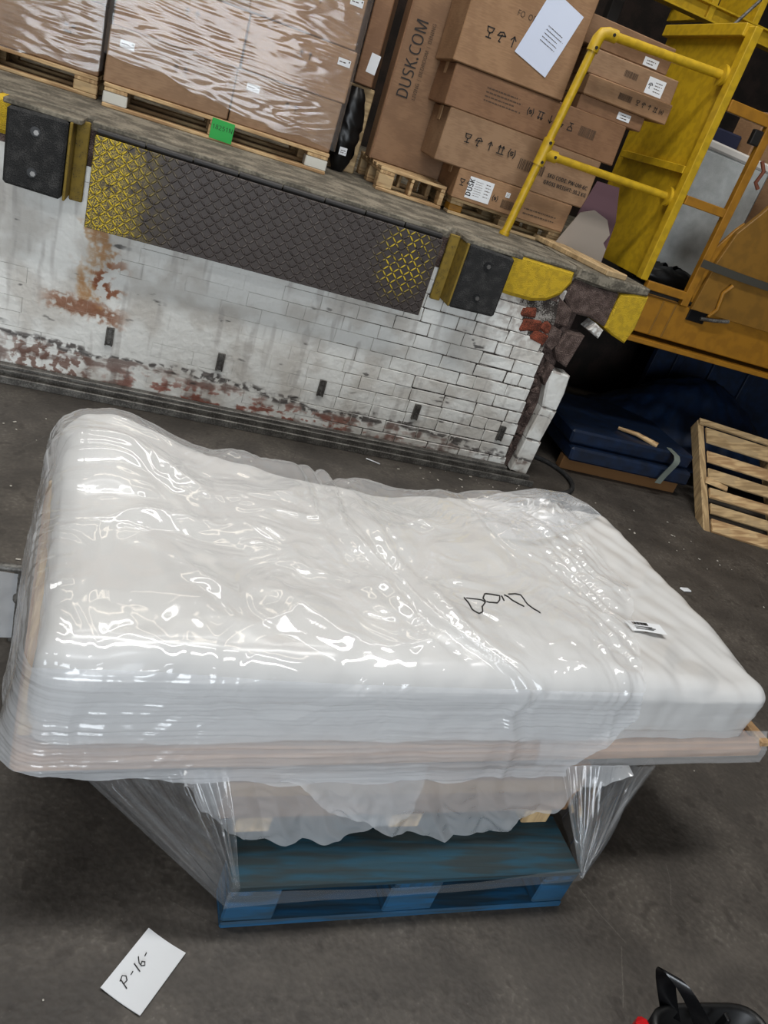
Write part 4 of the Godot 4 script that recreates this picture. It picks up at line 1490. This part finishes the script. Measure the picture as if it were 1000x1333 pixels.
	put("socket", st, M.black, lf)
	st = begin()
	tube(st, [Vector3(3.5, 1.25, -4.57), Vector3(3.52, 1.31, -4.545), Vector3(3.5, 1.42, -4.54), Vector3(3.535, 1.48, -4.53)], 0.014, 8)
	put("lever", st, M.orange, lf)
	st = begin()
	tube(st, [Vector3(3.45, 1.22, -4.57), Vector3(3.56, 1.235, -4.56), Vector3(3.66, 1.255, -4.56)], 0.013, 8)
	put("lever_pivot", st, M.steel, lf)
	var strap := thing("webbing_strap", "grey webbing strap stretched across the amber guard plate", "strap")
	st = begin()
	sheet(st, 30, 3, func(a: float, b: float) -> Vector3: return Vector3(lerpf(3.24, 5.2, a), 1.552 + (b - 0.5) * 0.048 - 0.012 * sin(a * 6.0), -4.535 + 0.004 * sin(a * 9.0)), true)
	sheet(st, 30, 3, func(a: float, b: float) -> Vector3: return Vector3(lerpf(3.24, 5.2, a), 1.552 + (b - 0.5) * 0.048 - 0.012 * sin(a * 6.0), -4.538 + 0.004 * sin(a * 9.0)))
	put("webbing", st, mat(Color(0.24, 0.23, 0.2), 0.8), strap)
	# goods standing on the lift
	var gh := thing("grey_headboard", "light grey wrapped padded board with a white top edge behind the lift gate", "padded board", Vector3(3.5, 1.27, -5.22))
	st = begin()
	cbox(st, Vector3(0.78, 0.9, 0.12), Vector3(0.04, 0.5, -0.06), 0.03, Basis(Vector3.BACK, 0.0))
	put("padding", st, tex_mat(grey_noise(), 1.4, 0.6), gh)
	st = begin()
	cbox(st, Vector3(0.8, 0.055, 0.14), Vector3(0.04, 0.965, -0.06), 0.012, Basis(Vector3.BACK, -0.03))
	put("edge_cover", st, mat(Color(0.8, 0.78, 0.75), 0.5), gh)
	var bb := thing("black_bag", "slumped black plastic bag at the foot of the grey padded board", "bag", Vector3(3.33, 1.272, -4.98))
	st = begin()
	sheet(st, 30, 16, func(a: float, b: float) -> Vector3:
		var an := a * TAU
		var k := pow(sin(clampf(b, 0.02, 0.98) * PI), 0.45)
		var r := 1.0 + 0.16 * n_mid.get_noise_2d(cos(an) * 2.0 + 3.0, sin(an) * 2.0 + b * 3.0)
		return Vector3(cos(an) * 0.3 * k * r, b * 0.17 * r, sin(an) * 0.11 * k * r), true)
	put("bag_skin", st, M.black, bb)
	var nb := tag(put("navy_board", box_shape(Vector3(0.5, 1.12, 0.06), 0.012), mat(Color(0.085, 0.1, 0.2), 0.8)), "flat navy blue fabric board standing behind the grey padded board", "padded board")
	nb.position = Vector3(3.6, 1.27, -5.62)
	var ct := carton("pale pinkish carton with a slanted top at the right edge, behind the lift gate", Vector3(0.62, 1.3, 0.3), Vector3(4.18, 1.271, -5.5), 2, 0.0, "", false)
	st = begin()
	cbox(st, Vector3(0.6, 0.3, 0.012), Vector3(0.1, 1.38, -0.1), 0.003, Basis(Vector3.BACK, 0.35) * Basis(Vector3.RIGHT, -0.3))
	put("open_flap", st, M.kraft_2, ct)
	# yellow gantry above, with hanging chains
	var gan := thing("gantry_beam", "yellow overhead gantry with two parallel beams at the top right", "gantry")
	for k in 2:
		st = begin()
		var by := 2.99 + k * 0.1
		var bz := -6.0 - k * 0.5
		slab(st, Vector3(2.7, by + 0.02, bz), Vector3(7.9, by + 0.1, bz + 0.02), 0.002)
		slab(st, Vector3(2.7, by + 0.1, bz - 0.05), Vector3(7.9, by + 0.112, bz + 0.07), 0.002)
		slab(st, Vector3(2.7, by + 0.008, bz - 0.05), Vector3(7.9, by + 0.02, bz + 0.07), 0.002)
		put("beam", st, M.yellow, gan)
	for x in [3.0, 3.85, 7.6]:
		st = begin()
		slab(st, Vector3(x, 1.342, -6.9), Vector3(x + 0.1, 3.3, -6.8), 0.004)
		put("column", st, M.dark_steel, gan)
	st = begin()
	tube(st, [Vector3(3.03, 2.3, -5.75), Vector3(3.6, 3.2, -5.78)], 0.012, 8)
	put("tie_rod", st, M.steel, gan)
	for x in [3.35, 3.72]:
		st = begin()
		slab(st, Vector3(x, 3.0, -6.5), Vector3(x + 0.05, 3.4, -5.95), 0.003)
		put("cross_tie", st, M.yellow, gan)


func grey_noise() -> ImageTexture:
	var a := noise_bytes(101, 256, 256, 0.03, 3)
	var b := noise_bytes(102, 256, 256, 0.3, 2)
	return mix_bytes(256, 256, func(i: int) -> Color: return Color(0.62, 0.63, 0.62).lerp(Color(0.76, 0.77, 0.76), a[i] / 255.0 * 0.6 + b[i] / 255.0 * 0.4))


func box_shape(size: Vector3, c: float) -> SurfaceTool:
	var st := begin()
	cbox(st, size, Vector3(0, size.y / 2, -size.z / 2), c)
	return st


# ---------------------------------------------------------------- the dark space under the lift
func build_under_lift() -> void:
	var st := begin()
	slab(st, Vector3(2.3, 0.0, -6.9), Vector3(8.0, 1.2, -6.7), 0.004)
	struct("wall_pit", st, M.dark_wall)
	# slatted pallet leaning back
	var lp := thing("leaning_pallet", "weathered slatted wooden pallet tilted back on the floor at the right edge", "pallet", Vector3(3.75, 0.012, -3.867), -0.235)
	var tip := Node3D.new()
	var rng := RandomNumberGenerator.new()
	rng.seed = 41
	tip.free()
	var lean := Basis(Vector3.RIGHT, -1.03)
	var pos := func(x: float, y: float, d: float) -> Vector3: return lean * Vector3(x, y, d)
	for x in [0.025, 0.6, 1.175]:
		st = begin()
		cbox(st, Vector3(0.05, 1.0, 0.1), pos.call(x, 0.5, -0.07), 0.006, lean, rng, 0.002)
		put("stringer", st, M.old_wood_deep, lp)
	var ys := [0.06, 0.2, 0.34, 0.5, 0.66, 0.86]
	var hs := [0.11, 0.085, 0.085, 0.1, 0.1, 0.14]
	for k in 6:
		st = begin()
		cbox(st, Vector3(1.15, hs[k], 0.018), pos.call(0.625, ys[k], -0.01), 0.003, lean * Basis(Vector3.BACK, rng.randf_range(-0.008, 0.008)), rng, 0.002)
		put("slat", st, [M.wood, M.old_wood][k % 2], lp)
	st = begin()
	cbox(st, Vector3(1.2, 0.05, 0.02), pos.call(0.6, 0.975, -0.005), 0.003, lean)
	put("slat", st, M.old_wood, lp)
	st = begin()
	cbox(st, Vector3(0.17, 0.05, 0.012), pos.call(0.11, 0.425, -0.004), 0.005, lean * Basis(Vector3.BACK, -0.15), rng, 0.006)
	put("split_slat", st, M.wood, lp)
	# blue stack
	var bs := thing("blue_slab_stack", "two thick blue slabs stacked on timber in the dark space under the lift", "slab stack", Vector3(3.34, 0, -4.4), -0.03)
	for k in 2:
		st = begin()
		cbox(st, Vector3(1.0, 0.105, 0.85), Vector3(0.0 - k * 0.02, 0.158 + k * 0.108, -0.375 - k * 0.05), 0.015, Basis.IDENTITY, rng, 0.008)
		put("slab", st, M.blue_sheet, bs)
	for e in [-0.05, -0.85]:
		st = begin()
		cbox(st, Vector3(0.98, 0.1, 0.07), Vector3(0.0, 0.052, e - 0.02), 0.005)
		put("timber_bearer", st, mat(Color(0.42, 0.29, 0.15), 0.85), bs)
	var ws := thing("webbing_strap", "pale grey strap end hanging over the blue slabs under the lift", "strap")
	st = begin()
	var fall := func(a: float, b: float, d: float) -> Vector3:
		var y := 0.322 if b < 0.3 else 0.322 - 0.22 * (b - 0.3) / 0.7
		return Vector3(3.64 - 0.08 * b + (a - 0.5) * 0.05, y + d * 0.5, -4.46 + 0.17 * smoothstep(0.0, 0.42, b) - d + 0.01 * sin(b * 5.0))
	sheet(st, 3, 14, func(a: float, b: float) -> Vector3: return fall.call(a, b, 0.0), true)
	sheet(st, 3, 14, func(a: float, b: float) -> Vector3: return fall.call(a, b, 0.004))
	put("webbing", st, mat(Color(0.42, 0.45, 0.42), 0.7), ws)
	var sk := tag(put("broken_stick", stick_shape(), M.wood), "pale broken stick lying on top of the blue slabs", "stick")
	sk.position = Vector3(3.4, 0.335, -4.52)
	var tp := thing("blue_tarpaulin", "dark blue crumpled tarpaulin heaped behind the leaning pallet", "tarpaulin", Vector3(4.4, 0, -5.35))
	st = begin()
	sheet(st, 60, 40, func(a: float, b: float) -> Vector3:
		var x := lerpf(-1.0, 1.1, a)
		var zz := lerpf(0.75, -0.75, b)
		var h := 0.66 * exp(-pow(x / 0.85, 2.0) - pow(zz / 0.55, 2.0))
		return Vector3(x, h + 0.05 * absf(n_mid.get_noise_2d(x * 4.0, zz * 4.0)) + 0.02 * n_mid.get_noise_2d(x * 11.0, zz * 11.0), zz))
	put("cloth", st, M.blue_sheet, tp)
	var bl := thing("blue_partition", "tall dark blue steel panel standing at the right under the lift", "steel panel", Vector3(4.9, 0, -5.9))
	st = begin()
	slab(st, Vector3(-0.7, 0, -0.06), Vector3(1.2, 0.95, 0.0), 0.004)
	put("sheet", st, M.blue_sheet, bl)
	for x in [-0.5, -0.1, 0.3]:
		st = begin()
		slab(st, Vector3(x, 0.01, 0.0), Vector3(x + 0.08, 0.94, 0.03), 0.006)
		put("rib", st, M.blue_sheet, bl)


func stick_shape() -> SurfaceTool:
	var st := begin()
	tube(st, [Vector3(-0.13, 0.0, -0.09), Vector3(-0.02, 0.012, -0.01), Vector3(0.1, 0.0, 0.1)], 0.012, 7, 0.02)
	return st


# ---------------------------------------------------------------- loose things on the floor
func build_small_things() -> void:
	# note card
	var nc := thing("note_card", "white card with a handwritten code lying on the floor in front of the blue pallet", "card", Vector3(0.218, 0.0, -1.015))
	var ex := (Vector3(0.311, 0, -1.048) - Vector3(0.225, 0, -1.109))
	var turn := atan2(-ex.z, ex.x)
	nc.rotation.y = turn
	var st := begin()
	sheet(st, 8, 8, func(a: float, b: float) -> Vector3: return Vector3((a - 0.5) * 0.106, 0.004 + 0.004 * pow(a - 0.5, 2.0) * 4.0, (0.5 - b) * 0.162))
	sheet(st, 8, 8, func(a: float, b: float) -> Vector3: return Vector3((a - 0.5) * 0.106, 0.002 + 0.004 * pow(a - 0.5, 2.0) * 4.0, (0.5 - b) * 0.162), true)
	put("paper", st, M.white_paper, nc)
	var strokes := [
		[-0.05, -0.01, -0.042, 0.014], [-0.046, 0.012, -0.034, 0.016, -0.03, 0.009, -0.036, 0.001, -0.046, 0.002],
		[-0.022, 0.002, -0.014, 0.003], [-0.006, -0.01, 0.001, 0.012], [0.018, 0.014, 0.008, 0.004, 0.006, -0.005, 0.011, -0.01, 0.017, -0.005, 0.014, 0.001, 0.008, -0.002],
		[0.027, 0.003, 0.035, 0.005]]
	for s in strokes:
		var pts := []
		for i in range(0, s.size(), 2):
			pts.append(Vector3(-0.016 - s[i + 1], 0.0062, 0.002 - s[i]))
		st = begin()
		tube(st, pts, 0.0012, 6)
		put("handwriting", st, M.ink, nc)
	# black tool bag with a red clip at the lower right
	var bg := thing("tool_bag", "black open-topped bag with a strap handle and red clip at the lower right corner", "bag", Vector3(1.515, 0, -0.81), -0.03)
	st = begin()
	var rim := func(h: float, grow: float) -> Array:
		var r := []
		for k in 28:
			var an := TAU * k / 28.0
			var c := cos(an)
			var s := sin(an)
			r.append(Vector3(signf(c) * pow(absf(c), 0.45) * (0.165 + grow), h, 0.14 + signf(s) * pow(absf(s), 0.45) * (0.12 + grow)))
		return r
	var lay := [rim.call(0.0, -0.01), rim.call(0.02, 0.0), rim.call(0.16, 0.004), rim.call(0.185, 0.006), rim.call(0.192, -0.002), rim.call(0.185, -0.014), rim.call(0.06, -0.018), rim.call(0.055, -0.1)]
	sheet(st, 28, 7, func(a: float, b: float) -> Vector3: return lay[int(round(b * 7))][int(round(a * 28)) % 28])
	put("bag_body", st, mat(Color(0.03, 0.03, 0.032), 0.45), bg)
	st = begin()
	# a flat strap standing up in an arch over the front left of the bag
	var arch := Curve3D.new()
	for q in [[1.43, 0.16, -0.78], [1.385, 0.25, -0.812], [1.362, 0.3, -0.806], [1.39, 0.29, -0.775], [1.44, 0.24, -0.74], [1.49, 0.17, -0.72]]:
		arch.add_point(Vector3(q[0], q[1], q[2]))
	for f in [false, true]:
		sheet(st, 2, 40, func(a: float, b: float) -> Vector3:
			var p := arch.sample_baked(b * arch.get_baked_length(), true)
			return bg.transform.affine_inverse() * (p + Vector3(0.75, 0.0, 0.5) * (a - 0.5) * 0.055 + Vector3(0, 0.002 if f else 0.0, 0)), f)
	put("strap_handle", st, mat(Color(0.05, 0.05, 0.055), 0.25), bg)
	st = begin()
	cbox(st, Vector3(0.012, 0.06, 0.02), Vector3(0.02, 0.2, 0.07), 0.003)
	put("zip_pull", st, M.black, bg)
	st = begin()
	cbox(st, Vector3(0.035, 0.05, 0.06), Vector3(-0.185, 0.165, 0.07), 0.012)
	put("red_clip", st, mat(Color(0.72, 0.05, 0.08), 0.3), bg)
	# corner of a plastic crate at the left edge
	var pc := thing("roll_cage", "grey steel bar and film scrap at the left edge behind the wrapped load", "bar", Vector3(-0.335, 0, -2.08))
	st = begin()
	tube(st, [Vector3(-0.25, 0.27, 0.0), Vector3(0.09, 0.28, 0.0)], 0.014, 10)
	tube(st, [Vector3(-0.24, 0.0, 0.0), Vector3(-0.24, 0.27, 0.0)], 0.014, 10)
	tube(st, [Vector3(0.08, 0.0, 0.0), Vector3(0.08, 0.28, 0.0)], 0.014, 10)
	put("frame", st, M.steel, pc)
	st = begin()
	sheet(st, 20, 16, func(a: float, b: float) -> Vector3: return Vector3(lerpf(-0.24, 0.08, a), lerpf(0.02, 0.27, b), 0.016 + 0.01 * n_mid.get_noise_2d(a * 4.0, b * 4.0)))
	put("film", st, M.film_thick, pc)
	# flakes of paint and paper scraps
	var rng := RandomNumberGenerator.new()
	rng.seed = 77
	st = begin()
	for k in 130:
		var near := k < 55
		var p := Vector3(rng.randf_range(1.4, 3.6), 0.003, rng.randf_range(-4.02, -3.3)) if near else Vector3(rng.randf_range(-1.0, 4.2), 0.003, rng.randf_range(-4.0, -0.6))
		if not near and p.x > -0.2 and p.x < 2.2 and p.z > -2.5 and p.z < -1.0:
			continue
		var s := rng.randf_range(0.003, 0.011)
		cbox(st, Vector3(s * rng.randf_range(0.8, 2.4), 0.003, s), p, 0.001, Basis(Vector3.UP, rng.randf() * 6.0))
	put("paint_flakes", st, mat(Color(0.7, 0.68, 0.64), 0.8)).set_meta("kind", "stuff")
	var sl := [[2.75, -3.55, 0.1, 0.5], [3.05, -3.05, 0.06, 0.2], [1.35, -3.95, 0.09, -0.5]]
	var sn := ["thin pale splinter on the floor in front of the blue slabs", "small paper scrap on the floor right of the wrapped load", "white plastic strip lying beside the steel channel"]
	for k in 3:
		st = begin()
		cbox(st, Vector3(sl[k][2], 0.006, 0.012 if k != 1 else 0.035), Vector3.ZERO, 0.002, Basis.IDENTITY, rng, 0.002)
		var o := tag(put("scrap", st, M.white_paper if k else M.wood), sn[k], "scrap")
		o.position = Vector3(sl[k][0], 0.004, sl[k][1])
		o.rotation.y = sl[k][3]
